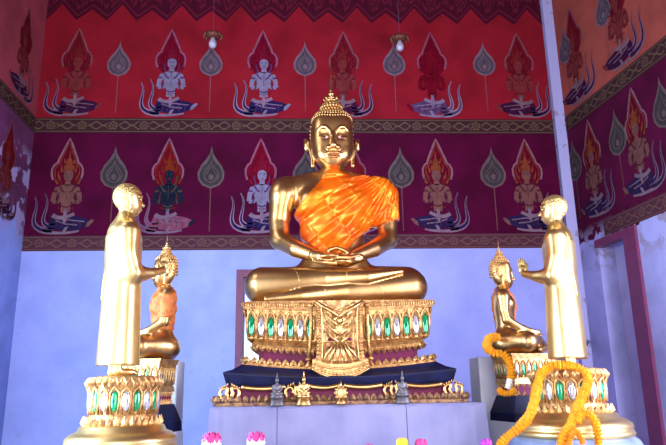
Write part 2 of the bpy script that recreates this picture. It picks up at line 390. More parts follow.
def deity_mesh(pal, detail=1):
    P = Paint(); K = {k: i for i, k in enumerate(KEYS)}
    P.fan(HALO, K['halo'], 0, (0, 56)); P.rib(HALO[-8:]+HALO[:9]+[], .9, .9, K['line'], 1)
    P.rib([(x*.80, 56+(y-56)*.86) for x, y in HALO[-8:]+HALO[:9]], .35, .35, K['crown'], 1)
    P.poly([(-3.2, 57), (-2.8, 61), (-1.0, 62), (-.9, 66), (.3, 68), (1.2, 76), (1.9, 68), (3.3, 66), (3.4, 62), (5.4, 61), (5.8, 57)], K['crown'], 1)
    for sx in (-1, 1):
        for q, (x0, z0, x1, z1) in enumerate(((6.5, 48, 8.8, 56), (8.5, 44.5, 10.6, 51), (5.2, 55, 6.4, 62), (3.0, 63, 4.6, 68))): P.rib([(1.2+sx*x0, z0), (1.2+sx*(x0+x1)*.55, (z0+z1)*.5), (1.2+sx*x1, z1)], 1.1, .15, K['crown'], 1)
    P.fan(ellp(1.3, 52.2, 4.1, 5.6), K['skin'], 2, (1.3, 52.2))
    P.poly([(-2.6, 55.5), (-1.2, 58.5), (1.3, 59.5), (3.8, 58.5), (5.2, 55.5), (1.3, 57)], K['crown'], 3)
    for ex in (-.6, 3.2): P.fan(ellp(ex, 53.2, .9, .5, 8), K['skin2'], 3, (ex, 53.2))
    P.rib([(0, 49.2), (1.3, 48.8), (2.6, 49.2)], .3, .3, K['crown'], 3)
    P.poly([(-.9, 47), (-1.2, 43), (3.8, 43), (3.5, 47)], K['skin'], 2)
    # torso, arms raised in prayer
    P.fan([(-7.4, 41.5), (-4, 43.5), (1, 44), (6.5, 43.5), (9.9, 41.5), (8, 35), (5.2, 27), (5.0, 19), (-2.4, 19), (-2.8, 27), (-5.8, 35)], K['skin'], 2, (1, 32))
    for sx in (-1, 1):
        c = 1.3
        P.rib([(c+sx*7.8, 41), (c+sx*10.4, 35), (c+sx*11.2, 28.5)], 2.2, 1.9, K['skin'], 3)
        P.rib([(c+sx*11.2, 28.5), (c+sx*7, 28.2), (c+sx*1.6, 34)], 2.0, 1.2, K['skin'], 4)
        P.rib([(c+sx*8.0, 37.5), (c+sx*11.6, 37.8)], .9, .9, K['skin2'], 5)
        P.rib([(c+sx*7, 30.5), (c+sx*8, 26.6)], .8, .8, K['skin2'], 5)
        P.rib([(c+sx*7, 43), (c+sx*4, 38), (c, 36)], .8, .8, K['skin2'], 3)
    P.poly([(-.7, 32), (-.3, 39), (1.3, 42), (2.9, 39), (3.3, 32)], K['skin'], 5)
    P.rib([(1.3, 41.5), (1.3, 32)], .25, .25, K['skin2'], 6)
    P.rib([(-3, 25), (1.3, 23.5), (5.6, 25)], .7, .7, K['skin2'], 3)
    P.poly([(-.2, 30), (-.6, 36), (.3, 41), (1.3, 43), (1.3, 30)], K['skin'], 6); P.poly([(1.3, 30), (1.3, 43), (2.3, 41), (3.2, 36), (2.8, 30)], K['skin'], 6)
    P.rib([(1.3, 43), (1.3, 30)], .22, .22, K['skin2'], 7)
    for q in range(7): P.fan(ellp(-4.5+q*1.93, 21.2+abs(q-3)*.5, .6, .6, 6), K['crown'], 6, (-4.5+q*1.93, 21.2+abs(q-3)*.5))
    for sx in (-1, 1): P.rib([(1.3+sx*4.6, 43), (1.3+sx*6.5, 47), (1.3+sx*6.2, 52)], .7, .3, K['skin2'], 3); P.rib([(1.3+sx*6, 37), (1.3+sx*7.5, 33), (1.3+sx*6, 29)], .35, .35, K['skin2'], 3)
    # belt and folded legs
    P.rib(bez([(-9, 17), (-4, 12), (4, 15), (9, 18)]), 1.8, 1.4, K['belt'], 5)
    P.poly([(.2, 22), (-.3, 12), (1.3, 9), (3, 12), (2.6, 22)], K['belt'], 6)
    P.fan([(-10, 15), (-12, 10), (-9, 5), (0, 3), (10, 3), (19, 6), (24, 11), (18, 14), (8, 16), (0, 15)], K['skirt'], 3, (4, 9))
    for q in range(5): P.rib([(-7+q*5, 13-.4*q), (-5+q*5, 9), (-6+q*5, 5)], .35, .2, K['skin2'], 4)
    P.rib([(-6, 12), (2, 9), (12, 8)], .5, .5, K['belt'], 4); P.rib([(2, 13), (9, 12), (18, 11)], .5, .4, K['belt'], 4)
    P.poly([(19, 6), (22, 7), (26, 12), (24, 13), (20, 10)], K['skin'], 5)
    P.rib(bez([(-16, 3), (-6, 0), (6, 1), (14, 3)]), 1.5, .8, K['belt'], 4)
    P.poly([(2, 6), (5, 7), (2, 0), (-1, 0)], K['belt'], 5)
    # curling sash ends
    o = bez([(-8, 3), (-24, 2), (-31, 12), (-18, 20), (-25, 33)])
    P.rib(o, 3.2, .4, K['ribbon'], 3); P.rib(o, 1.5, .1, K['skirt'], 4)
    i_ = bez([(-6, 7), (-17, 5), (-23, 14), (-8, 22), (-17, 36)])
    P.rib(i_, 2.7, .4, K['ribbon'], 3); P.rib(i_, 1.2, .1, K['skirt'], 4)
    return P.b
DM = {}
def deity(wall, fn, u, zb, h, pal, flip=False, label=None):
    """painted on the wall plane: built at local 2D size, mapped with fn"""
    P = deity_mesh(pal); s = h/86.0
    b = MB(); b.f = P.f; b.m = P.m; b.sm = P.sm
    b.v = [fn(u+(-x if flip else x)*s, y, zb+z*s) for (x, y, z) in P.v]
    me = bpy.data.meshes.new('painted_deity'); me.from_pydata(b.v, [], b.f)
    for mt in PM[pal]: me.materials.append(mt)
    me.polygons.foreach_set('material_index', b.m); me.update()
    o = link('painted_deity', me, wall)
    if label: o['label'] = label
    return o
FANM = [flat('mural_fan_rim', (.14, .08, .115)), flat('mural_fan_fill', (.06, .045, .065)), flat('mural_fan_stick', (.15, .05, .065))]
FANM2 = [flat('mural_fan_rim_green', (.095, .065, .07)), flat('mural_fan_fill_green', (.038, .03, .036)), flat('mural_fan_stick_brown', (.11, .045, .04))]
LEAFS = [(0, 26), (-1.2, 20), (-4, 15), (-8.5, 9), (-11, 3), (-10.5, -3), (-7, -8), (0, -11)]
LEAFS = LEAFS + [(-x, y) for x, y in LEAFS[-2:0:-1]]
def painted_fan(wall, fn, u, zc, h, stick, ms=FANM):
    P = Paint(); s = h/37.0
    P.rib([(0, -9), (0, -9-stick/s)], .5, .4, 2, 0)
    P.fan(LEAFS, 0, 1, (0, 0)); P.fan([(x*.84, y*.84 if y < 15 else y*.78) for x, y in LEAFS], 1, 2, (0, 0))
    P.rib([(x*.56, y*.52) for x, y in LEAFS+LEAFS[:1]], .35, .35, 0, 3)
    P.fan(ellp(0, -1, 2, 2.6, 10), 0, 3, (0, -1)); P.rib([(-3, -5), (-5, 0), (-2, 5), (0, 9), (2, 5), (5, 0), (3, -5)], .35, .35, 0, 4)
    b = P.b
    me = bpy.data.meshes.new('painted_leaf_fan'); me.from_pydata([fn(u+x*s, y, zc+z*s) for (x, y, z) in b.v], [], b.f)
    for mt in ms: me.materials.append(mt)
    me.polygons.foreach_set('material_index', b.m); me.update()
    return link('painted_leaf_fan', me, wall)
def ub(px, py): return float(at(px, py, BY)[0])-XL
def zb(px, py): return float(at(px, py, BY)[2])
for px, pal, fl in ((72, 'rust', 0), (168, 'white', 0), (262, 'white', 0), (345, 'rust', 1), (435, 'crimson', 1), (524, 'rust', 1)):
    deity(wall_back, fB, ub(px, 116), 5.545, 1.45, pal, fl)
for px in (119, 211, 305, 394, 484): painted_fan(wall_back, fB, ub(px, 63), zb(px, 66), .60, .62)
for px, pal, fl in ((62, 'tan', 0), (165, 'green', 0), (260, 'white', 0), (352, 'rust', 1), (441, 'tan', 1), (533, 'tan', 1)):
    deity(wall_back, fB, ub(px, 232), 3.74, 1.45, pal, fl)
for px in (114, 211, 306, 401, 493): painted_fan(wall_back, fB, ub(px, 175), zb(px, 176), .66, .68, FANM2)
cR3 = np.array([XR, BY, 0.0])
def uR(px, py):
    p = ray_plane(px, py, cR3, nR); return math.hypot(p[0]-XR, p[1]-BY)
for px, py, pal in ((581, 108, 'rust'), (625, 66, 'rust')): deity(wall_right, fR, uR(px, py), 5.56, 1.55, pal, True)
for px, py, pal in ((599, 213, 'tan'), (645, 188, 'tan')): deity(wall_right, fR, uR(px, py), 3.80, 1.42, pal, True)
for px, py, z in ((566, 57, 6.5), (604, 19, 6.5)): painted_fan(wall_right, fR, uR(px, py), z, .62, .6)
for px, py, z in ((575, 168, 4.65), (617, 135, 4.65), (664, 112, 4.65)): painted_fan(wall_right, fR, uR(px, py), z, .66, .6, FANM2)
fLm = fL
deity(wall_left, fL, .62, 5.56, 1.4, 'rust', False); deity(wall_left, fL, .75, 3.80, 1.35, 'rust', False)

# ------------------------------------------------------------------ signed distance sculpting
def surface_nets(fun, lo, hi, h):
    lo = np.array(lo, float); hi = np.array(hi, float); n = np.ceil((hi-lo)/h).astype(int)+1
    X = (lo[0]+h*np.arange(n[0]))[:, None, None].astype(np.float32)
    Y = (lo[1]+h*np.arange(n[1]))[None, :, None].astype(np.float32)
    Z = (lo[2]+h*np.arange(n[2]))[None, None, :].astype(np.float32)
    V = np.broadcast_to(fun(X, Y, Z), tuple(n)).astype(np.float32).copy()
    for ax in range(3):
        sl = [slice(None)]*3
        for e in (0, -1): sl[ax] = e; V[tuple(sl)] = np.maximum(V[tuple(sl)], h*.5)
    I = V < 0
    c = [I[i:n[0]-1+i, j:n[1]-1+j, k:n[2]-1+k] for i in (0, 1) for j in (0, 1) for k in (0, 1)]
    s = sum(a.astype(np.int8) for a in c); act = (s > 0) & (s < 8)
    idx = -np.ones(act.shape, np.int64); ii = np.argwhere(act); idx[act] = np.arange(len(ii))
    acc = np.zeros((len(ii), 3)); cnt = np.zeros(len(ii))
    offs = [(i, j, k) for i in (0, 1) for j in (0, 1) for k in (0, 1)]
    for a in offs:
        for ax in range(3):
            if a[ax]: continue
            b_ = list(a); b_[ax] = 1
            va = V[ii[:, 0]+a[0], ii[:, 1]+a[1], ii[:, 2]+a[2]]; vb = V[ii[:, 0]+b_[0], ii[:, 1]+b_[1], ii[:, 2]+b_[2]]
            cr = (va < 0) != (vb < 0); t = np.where(cr, va/np.where(cr, va-vb, 1), 0)
            p = np.array(a, float)[None, :].repeat(len(ii), 0); p[:, ax] += t
            acc[cr] += p[cr]; cnt[cr] += 1
    verts = lo + h*(ii+acc/cnt[:, None]); faces = []
    for ax in range(3):
        o1, o2 = [(1, 2), (2, 0), (0, 1)][ax]
        A = I.take(range(0, n[ax]-1), ax); B = I.take(range(1, n[ax]), ax)
        e = np.argwhere(A != B); e = e[(e[:, o1] > 0) & (e[:, o2] > 0) & (e[:, o1] < n[o1]-1) & (e[:, o2] < n[o2]-1)]
        ina = A[e[:, 0], e[:, 1], e[:, 2]]
        q = []
        for d1, d2 in ((1, 1), (0, 1), (0, 0), (1, 0)):
            g = e.copy(); g[:, o1] -= d1; g[:, o2] -= d2; q.append(idx[g[:, 0], g[:, 1], g[:, 2]])
        q = np.stack(q, 1); q[~ina] = q[~ina][:, ::-1]; faces.append(q)
    f = np.concatenate(faces); f = f[(f >= 0).all(1)]
    return verts, f
def np_mesh(name, parts, mats):
    vs = []; fs = []; k = 0; 
    for v, f in parts: vs.append(v); fs.append(f+k); k += len(v)
    v = np.concatenate(vs); f = np.concatenate(fs)
    me = bpy.data.meshes.new(name); me.from_pydata(v.tolist(), [], f.tolist())
    for m_ in (mats if isinstance(mats, (list, tuple)) else [mats]): me.materials.append(m_)
    me.polygons.foreach_set('use_smooth', [True]*len(me.polygons)); me.update()
    return me
def E(X, Y, Z, c, r):
    x, y, z = (X-c[0]), (Y-c[1]), (Z-c[2])
    k0 = np.sqrt((x/r[0])**2+(y/r[1])**2+(z/r[2])**2); k1 = np.sqrt((x/r[0]**2)**2+(y/r[1]**2)**2+(z/r[2]**2)**2)+1e-6
    return k0*(k0-1)/k1
def SE(X, Y, Z, c, r, p):
    k = (np.abs((X-c[0])/r[0])**p+np.abs((Y-c[1])/r[1])**p+np.abs((Z-c[2])/r[2])**p)**(1/p)
    return (k-1)*min(r)
def C(X, Y, Z, a, b, ra, rb=None):
    rb = ra if rb is None else rb
    ax, ay, az = a; bx, by, bz = (b[0]-ax, b[1]-ay, b[2]-az); L2 = bx*bx+by*by+bz*bz+1e-9
    x, y, z = X-ax, Y-ay, Z-az; t = np.clip((x*bx+y*by+z*bz)/L2, 0, 1)
    return np.sqrt((x-t*bx)**2+(y-t*by)**2+(z-t*bz)**2) - (ra+(rb-ra)*t)
def chain(X, Y, Z, pts, rs, k=.01):
    d = None
    for i in range(len(pts)-1):
        q = C(X, Y, Z, pts[i], pts[i+1], rs[i], rs[i+1]); d = q if d is None else np.minimum(d, q)
    return d
def U(a, b, k):
    h = np.clip(.5+.5*(b-a)/k, 0, 1); return b+(a-b)*h-k*h*(1-h)
def S(a, b, k):      # smooth subtraction of b from a
    h = np.clip(.5-.5*(a+b)/k, 0, 1); return a+(-b-a)*h+k*h*(1-h)

def torso(X, Y, Z):
    d = E(X, Y, Z, (0, .0, 1.14), (.42, .25, .33))
    d = U(d, E(X, Y, Z, (0, .02, 1.34), (.52, .19, .17)), .12)
    for s in (-1, 1): d = U(d, C(X, Y, Z, (s*.08, .03, 1.50), (s*.50, .02, 1.40), .10, .11), .10)
    d = U(d, E(X, Y, Z, (0, .0, .78), (.335, .22, .38)), .14)
    d = U(d, E(X, Y, Z, (0, .0, .45), (.38, .27, .26)), .12)
    d = U(d, C(X, Y, Z, (0, .02, 1.36), (0, .02, 1.66), .15, .112), .09)
    for s in (-1, 1): d = U(d, E(X, Y, Z, (s*.19, -.14, 1.18), (.20, .13, .15)), .08)
    return d
def arm(X, Y, Z, s):
    return U(E(X, Y, Z, (s*.56, .01, 1.34), (.150, .15, .17)),
             chain(X, Y, Z, [(s*.575, 0, 1.27), (s*.612, -.0, .98), (s*.600, -.04, .76)], [.145, .118, .102]), .08)
def body(X, Y, Z):
    d = torso(X, Y, Z)
    for s in (-1, 1):
        a = arm(X, Y, Z, s)
        a = U(a, chain(X, Y, Z, [(s*.600, -.04, .76), (s*.42, -.26, .61), (s*.20, -.42, .50)], [.102, .092, .062]), .05)
        d = U(d, a, .05)
    # pelvis, thighs, crossed shins
    l = E(X, Y, Z, (0, .08, .20), (.62, .36, .26))
    l = U(l, E(X, Y, Z, (0, -.14, .14), (.74, .34, .20)), .10)
    for s in (-1, 1): l = U(l, C(X, Y, Z, (s*.30, .0, .24), (s*.76, -.2, .215), .23, .205), .10)
    d = U(d, l, .10)
    low = chain(X, Y, Z, [(.78, -.24, .19), (.1, -.42, .12), (-.35, -.49, .075), (-.72, -.49, .045)], [.20, .14, .085, .035])
    d = U(d, low, .012)
    top = chain(X, Y, Z, [(-.77, -.22, .22), (-.1, -.43, .245), (.30, -.47, .265), (.68, -.42, .330)], [.205, .135, .085, .03])
    d = U(d, top, .008)
    return np.maximum(d, -Z)
def hands(X, Y, Z):
    d = None
    def add(q, k=.02):
        nonlocal d
        d = q if d is None else U(d, q, k)
    # lower hand, from the image right
    add(C(X, Y, Z, (.24, -.42, .48), (.10, -.46, .435), .055, .055)); add(E(X, Y, Z, (.05, -.47, .425), (.14, .10, .04)), .04)
    for i in range(4):
        y = -.535+.042*i; z = .405+.013*i
        add(chain(X, Y, Z, [(-.02, y, z), (-.14, y, z+.01), (-.25+.02*abs(i-1.5), y+.01, z+.022)], [.024, .022, .016]), .006)
    # upper hand, from the image left
    add(C(X, Y, Z, (-.24, -.42, .51), (-.12, -.46, .49), .055, .055), .02); add(E(X, Y, Z, (-.05, -.47, .485), (.13, .095, .036)), .03)
    for i in range(4):
        y = -.53+.041*i; z = .468+.014*i
        add(chain(X, Y, Z, [(.0, y, z), (.13, y, z-.002), (.24-.02*abs(i-1.5), y+.01, z+.012)], [.023, .021, .015]), .006)
    for s in (-1, 1): add(chain(X, Y, Z, [(s*.14, -.41, .52), (s*.07, -.43, .565), (s*.008, -.44, .585)], [.03, .024, .019]), .012)
    return d
def head(X, Y, Z):
    X0 = X; Xa = np.abs(X)
    d = SE(X, Y, Z, (0, .0, 1.955), (.232, .245, .262), 2.9)
    d = U(d, E(X, Y, Z, (0, -.05, 1.755), (.205, .195, .185)), .09)
    d = U(d, E(X, Y, Z, (0, -.13, 1.632), (.095, .085, .065)), .05)                 # chin
    d = U(d, E(X, Y, Z, (0, -.150, 1.70), (.145, .105, .095)), .03)
    d = U(d, E(Xa, Y, Z, (.105, -.155, 1.72), (.075, .07, .08)), .04)             # cheeks
    d = S(d, E(Xa, Y, Z, (.098, -.262, 1.905), (.078, .040, .062)), .02)         # hollow under the brow arch
    d = U(d, E(Xa, Y, Z, (.095, -.200, 1.868), (.060, .040, .030)), .010)         # eyeball lids
    br = chain(Xa, Y, Z, [(.022, -.252, 1.880), (.040, -.256, 1.935), (.075, -.252, 1.972), (.115, -.238, 1.980), (.160, -.200, 1.955), (.192, -.150, 1.900)], [.013, .017, .018, .018, .015, .009])
    d = U(d, br, .010)
    d = U(d, chain(X, Y, Z, [(0, -.245, 1.90), (0, -.272, 1.83), (0, -.288, 1.770)], [.018, .024, .034]), .022)
    d = U(d, E(Xa, Y, Z, (.045, -.255, 1.752), (.032, .030, .024)), .010)
    d = S(d, E(Xa, Y, Z, (.024, -.292, 1.733), (.012, .02, .008)), .006)
    up = chain(Xa, Y, Z, [(0, -.262, 1.690), (.035, -.262, 1.697), (.075, -.240, 1.693), (.115, -.20, 1.712)], [.006, .009, .008, .004])
    lo = chain(Xa, Y, Z, [(0, -.256, 1.655), (.045, -.250, 1.659), (.100, -.212, 1.698)], [.010, .009, .005])
    d = U(d, up, .006); d = U(d, lo, .005)
    d = U(d, C(X, Y, Z, (0, .02, 1.66), (0, .02, 1.42), .118, .135), .03)
    # long-lobed ears
    ear = chain(Xa, Y, Z, [(.228, .02, 1.80), (.280, .03, 1.88), (.298, .055, 1.935)], [.022, .030, .020])
    ear = U(ear, chain(Xa, Y, Z, [(.270, .0, 1.88), (.245, -.03, 1.79), (.222, -.03, 1.70), (.218, -.03, 1.63)], [.026, .020, .02, .026]), .015)
    ear = U(ear, E(Xa, Y, Z, (.285, .035, 1.86), (.030, .03, .055)), .01)
    ear = S(ear, E(Xa, Y, Z, (.275, -.02, 1.87), (.016, .025, .05)), .012)
    return U(d, ear, .014)
POLY = [(.02, 1.62), (.13, 1.52), (.40, 1.47), (.62, 1.44), (.76, 1.30), (.80, 1.02), (.70, .985), (.56, .93), (.38, .84), (.24, .74), (.10, .60), (-.03, .535), (-.16, .55), (-.27, .66), (-.40, .86), (-.50, 1.02), (-.36, 1.16), (-.20, 1.33), (-.09, 1.48)]
def polysd(X, Z, P):
    sh = np.broadcast(X, Z).shape; d = np.full(sh, 1e9, np.float32); s = np.ones(sh, np.float32); n = len(P)
    for i in range(n):
        (ax, az), (bx, bz) = P[i], P[i-1]
        ex, ez = bx-ax, bz-az; wx, wz = X-ax, Z-az
        t = np.clip((wx*ex+wz*ez)/(ex*ex+ez*ez), 0, 1); d = np.minimum(d, (wx-ex*t)**2+(wz-ez*t)**2)
        c1 = Z >= az; c2 = Z < bz; c3 = ex*wz > ez*wx
        flip = (c1 & c2 & c3) | (~c1 & ~c2 & ~c3); s = np.where(flip, -s, s)
    return s*np.sqrt(d)
def robe(X, Y, Z):
    d = U(torso(X, Y, Z), arm(X, Y, Z, 1), .16)
    # folds fan from the shoulder at the image right towards the far armpit, with pressed creases across
    a = np.arctan2(Z-1.60, X-.75)
    r_ = np.sqrt((Z-1.6)**2+(X-.75)**2)
    fold = .012*np.sin(a*26+2.2*np.sin(3.1*r_+1)+3*Y)+.008*np.sin(a*51+5*r_)+.007*np.sin(17*(X*.75+Z*.95)+2.2*np.sin(4*X-3*Z))
    cre = np.abs(((X*.62-Z*.78)*4.1) % 1-.5)*2; cre2 = np.abs(((X*.80+Z*.60)*3.3) % 1-.5)*2
    fold = fold+.010*np.clip((cre-.80)/.2, 0, 1)+.008*np.clip((cre2-.82)/.18, 0, 1)
    outer = d-.030-fold
    reg = polysd(X+.015*np.sin(9*Z), Z+.015*np.sin(11*X), POLY)
    return np.maximum(outer, reg)

body_p = [surface_nets(body, (-1.05, -.60, -.02), (1.05, .52, 1.72), .0125), surface_nets(hands, (-.32, -.62, .36), (.32, -.33, .62), .0065)]
def body_small(X, Y, Z):
    d = torso(X, Y, Z)
    for s in (-1, 1):
        a = arm(X, Y, Z, s)
        a = U(a, chain(X, Y, Z, [(s*.600, -.04, .76), (s*.52, -.32, .58), (s*.34, -.60, .50)], [.108, .085, .055]), .05)
        a = U(a, chain(X, Y, Z, [(s*.34, -.60, .50), (s*.28, -.72, .47), (s*.24, -.80, .43)], [.055, .06, .03]), .03)
        d = U(d, a, .05)
    l = U(E(X, Y, Z, (0, .05, .24), (.52, .36, .30)), E(X, Y, Z, (0, -.36, .18), (.60, .46, .24)), .12)
    for s in (-1, 1): l = U(l, C(X, Y, Z, (s*.26, .0, .28), (s*.58, -.48, .25), .25, .22), .10)
    d = U(d, l, .10)
    d = U(d, chain(X, Y, Z, [(.58, -.50, .22), (.0, -.78, .16), (-.40, -.80, .10), (-.62, -.72, .06)], [.21, .15, .09, .04]), .03)
    d = U(d, chain(X, Y, Z, [(-.58, -.48, .26), (.0, -.70, .30), (.40, -.74, .30), (.60, -.66, .33)], [.21, .14, .085, .035]), .03)
    return np.maximum(d, -Z)
BODYS = np_mesh('body', [surface_nets(body_small, (-.86, -1.0, -.03), (.86, .50, 1.76), .022)], [GOLD])
BODY = np_mesh('body', body_p, [GOLD])
HEAD = np_mesh('head', [surface_nets(head, (-.34, -.34, 1.44), (.34, .28, 2.26), .0065)], [GOLD])
ROBE = np_mesh('orange_robe', [surface_nets(robe, (-.55, -.42, .48), (.84, .40, 1.68), .0105)], [SILK])
def hair_mesh(rows, size, hz):
    b = MB()
    c = Vector((0, .012, 1.955)); r = Vector((.240, .252, .268))
    sup = lambda p: p/((abs(p.x)**2.9+abs(p.y)**2.9+abs(p.z)**2.9)**(1/2.9))
    b.ell((0, 0, 0), (1, 1, 1), 0, 32, 24)
    b.v = [(c.x+q.x*r.x, c.y+q.y*r.y, c.z+q.z*r.z) for q in (sup(Vector(v)) for v in b.v)]
    # keep the shell above the hairline only
    keep = [i for i, f in enumerate(b.f) if all(b.v[k][2] > 2.07+(-.0 if b.v[k][1] < 0 else -.20*min(1, (b.v[k][1])/.12)) for k in f)]
    b.f = [b.f[i] for i in keep]; b.m = [0]*len(keep); b.sm = [True]*len(keep)
    for i in range(rows):
        ph = .06+(PI*.62-.06)*i/(rows-1)
        n = max(1, int(2*PI*math.sin(ph)*.24/(size*1.75)))
        for j in range(n):
            th = 2*PI*(j+.5*(i % 2))/n
            p = Vector((math.sin(ph)*math.cos(th), math.sin(ph)*math.sin(th), math.cos(ph)))
            p0_ = p; p = sup(p); q = Vector((c.x+p.x*r.x, c.y+p.y*r.y, c.z+p.z*r.z))
            hl = 2.095 if q.y < 0 else 2.095-.27*min(1, q.y/.12)
            if q.z < hl: continue
            p = p.normalized(); rot = p.to_track_quat('Z', 'Y').to_matrix()
            b.add([rot @ Vector((size*.85*math.cos(2*PI*k/6), size*.85*math.sin(2*PI*k/6), -.004))+q for k in range(6)] +
                  [rot @ Vector((size*.55*math.cos(2*PI*k/6), size*.55*math.sin(2*PI*k/6), size*.6))+q for k in range(6)] + [q+p*size*1.35],
                  [(k, (k+1) % 6, 6+(k+1) % 6, 6+k) for k in range(6)]+[(6+k, 6+(k+1) % 6, 12) for k in range(6)], 0, True)
    return b
HAIRM = hair_mesh(15, .0145, 0).mesh('curled_hair', HAIR)
HAIRB = hair_mesh(10, .026, 0).mesh('curled_hair', HAIR)
def ushnisha():
    b = MB(); b.lathe([(.135, 2.16), (.142, 2.20), (.130, 2.23), (.118, 2.245), (.122, 2.27), (.108, 2.30), (.080, 2.33), (.05, 2.345)], 32, (0, .012, 0))
    for zz, rr, n in ((2.205, .142, 26), (2.235, .130, 24), (2.275, .120, 22), (2.305, .10, 18), (2.33, .075, 14)):
        for j in range(n):
            th = 2*PI*j/n; b.ell((rr*math.cos(th), .012+rr*math.sin(th), zz), (.014, .014, .018), 0, 6, 4)
    return b.mesh('crown_knot', HAIR)
def finial(needle=True):
    b = MB(); prof = [(.04, 2.33), (.07, 2.345), (.078, 2.355), (.05, 2.365), (.03, 2.375), (.056, 2.385), (.052, 2.395), (.024, 2.41), (.022, 2.42), (.038, 2.43), (.034, 2.445), (.014, 2.455), (.022, 2.47), (.016, 2.49), (.007, 2.51)]
    prof += [(.0045, 2.62), (.003, 2.78)] if needle else [(.004, 2.62), (.002, 2.66)]
    b.lathe(prof, 20, (0, .012, 0))
    for j in range(8):
        th = 2*PI*j/8; b.tube([(.05*math.cos(th), .012+.05*math.sin(th), 2.35), (.088*math.cos(th), .012+.088*math.sin(th), 2.375), (.075*math.cos(th), .012+.075*math.sin(th), 2.41)], [.012, .010, .003], 6)
    return b.mesh('spire', GOLD)
UM = ushnisha(); FM1 = finial(True); FM2 = finial(False)
def eye_mesh():
    b = MB(); b.ell((0, 0, 0), (.040, .012, .0135), 0, 14, 8); b.ell((.0, -.009, -.001), (.018, .007, .012), 1, 10, 6)
    return b.mesh('eye', [WHITE_EYE, PUPIL])
EYE = eye_mesh()
lb = MB()
def face_pt(x, z, f=head, lo_=-.34, hi_=-.05):
    ys = np.linspace(lo_, hi_, 600, dtype=np.float32); d = f(np.float32(x), ys, np.float32(z)); return float(ys[int(np.argmax(d < 0))])
lb.tube([(x, face_pt(x, 1.675+abs(x)**2*2.6)-.001, 1.675+abs(x)**2*2.6) for x in np.linspace(-.105, .105, 17)], .0048, 6); LIPM = lb.mesh('lip_line', LIP)
def buddha(name, label, loc, rz, scale, main):
    t = thing(name, label, 'statue', loc, rz, scale)
    link('body', BODY if main else BODYS, t)
    h = link('head', HEAD, t, loc=(0, 0, 1.55*(1-1.13)), scale=(1.05, 1.0, 1.13))
    for s in (-1, 1): link('eye', EYE, h, loc=(s*.095, -.232, 1.868), rot=(0, 0, s*.32), scale=(1.15, 1, 1.25))
    link('lip_line', LIPM, h)
    link('curled_hair', HAIRM if main else HAIRB, h)
    link('crown_knot', UM, h)
    link('spire', FM1 if main else FM2, h)
    return t
PZ = 2.415
mb_ = buddha('buddha_statue', 'large golden seated Buddha in orange satin robe on the central altar', (.373, 7.0, PZ), 0.0, 1.0, True)
link('orange_robe', ROBE, mb_)
# gilding seams across the shins (raised pale lines)
def seam(pts, t): b = MB(); b.tube(pts, [.002, .005, .006, .005, .002], 6); o = b.build('gilding_seam', PALEGOLD, t); return o
def on_body(x, z0, z1, n=5):
    pts = []
    for i in range(n):
        z = z0+(z1-z0)*i/(n-1); xx = x+.03*math.sin(i/(n-1)*PI-.5); ys = np.linspace(-.70, -.1, 400, dtype=np.float32)
        d = body(np.float32(xx), ys, np.float32(z)); k = np.argmax(d < 0); pts.append((xx, float(ys[k]), z))
    return pts
for x, z0, z1 in ((-.42, .36, .19), (.07, .37, .25), (-.13, .15, .04), (.45, .20, .06)): seam(on_body(x, z0, z1), mb_)

# ------------------------------------------------------------------ rectangular altar pedestal of the main statue
def loop_pts(w, d, nx=24, ny=10, notch=.05):
    P = []
    for i in range(nx+1): P.append((-(w-notch)+2*(w-notch)*i/nx, -d))
    P += [(w-notch, -d+notch)]
    for i in range(ny+1): P.append((w, -(d-notch)+2*(d-notch)*i/ny))
    P += [(w-notch, d-notch)]
    for i in range(nx+1): P.append(((w-notch)-2*(w-notch)*i/nx, d))
    P += [(-(w-notch), d-notch)]
    for i in range(ny+1): P.append((-w, (d-notch)-2*(d-notch)*i/ny))
    P += [(-(w-notch), -d+notch)]
    return P
def sagf(x, w, sag): return sag*((x/w)**2-1)
def tier(b, prof, m=0, notch=.05):
    rows = []
    for (z, w_, d_, sag) in prof:
        rows.append([(x, y, z+sagf(x, w_, sag)) for x, y in loop_pts(w_, d_, notch=notch)])
    n = len(rows[0]); vs = [p for r in rows for p in r]; fs = []
    for i in range(len(rows)-1):
        for j in range(n): fs.append((i*n+j, i*n+(j+1) % n, (i+1)*n+(j+1) % n, (i+1)*n+j))
    # caps as quad strips across the depth keep the sagging top clean
    for r_i, rev in ((0, True), (len(rows)-1, False)):
        o = r_i*n; k = list(range(n))
        nx, ny = 24, 10
        front = [o+i for i in range(nx+1)]; back = [o+(nx+1)+1+(ny+1)+1+i for i in range(nx+1)][::-1]
        for i in range(nx): fs.append((front[i], front[i+1], back[i+1], back[i]))
        r1 = [o+nx+i for i in range(ny+4)]; fs.append(tuple(r1))
        l1 = [o+(2*(nx+1)+1+ny+1+i) for i in range(1, ny+4)]; l1 = [q for q in l1 if q < o+n]+[o]; fs.append(tuple(l1+[back[0]]) if back[0] not in l1 else tuple(l1))
    b.add(vs, fs, m)
PCX, PCY = .372, 7.0
ped = thing('altar_pedestal', 'tiered gilded pedestal with green and clear mirror glass under the large Buddha', 'pedestal', (PCX, PCY, 0))
def T(name, prof, m_, notch=.05):
    b = MB(); tier(b, prof, notch=notch); return b.build(name, m_, ped)
T('crown_moulding', [(2.345, .88, .66, .03), (2.345, .93, .71, .03), (2.375, .945, .72, .03), (2.385, .93, .71, .03), (2.412, .95, .73, .0)], CARVED)
T('lotus_body', [(2.03, .82, .60, .05), (2.07, .85, .63, .05), (2.20, .87, .65, .04), (2.30, .905, .69, .03), (2.350, .90, .69, .03)], CARVED)
T('gold_fillet', [(1.985, .80, .58, .06), (1.985, .845, .63, .06), (2.01, .855, .64, .06), (2.035, .84, .62, .055)], CARVED)
T('maroon_waist', [(1.84, .79, .57, .065), (1.99, .79, .57, .06)], MAROON)
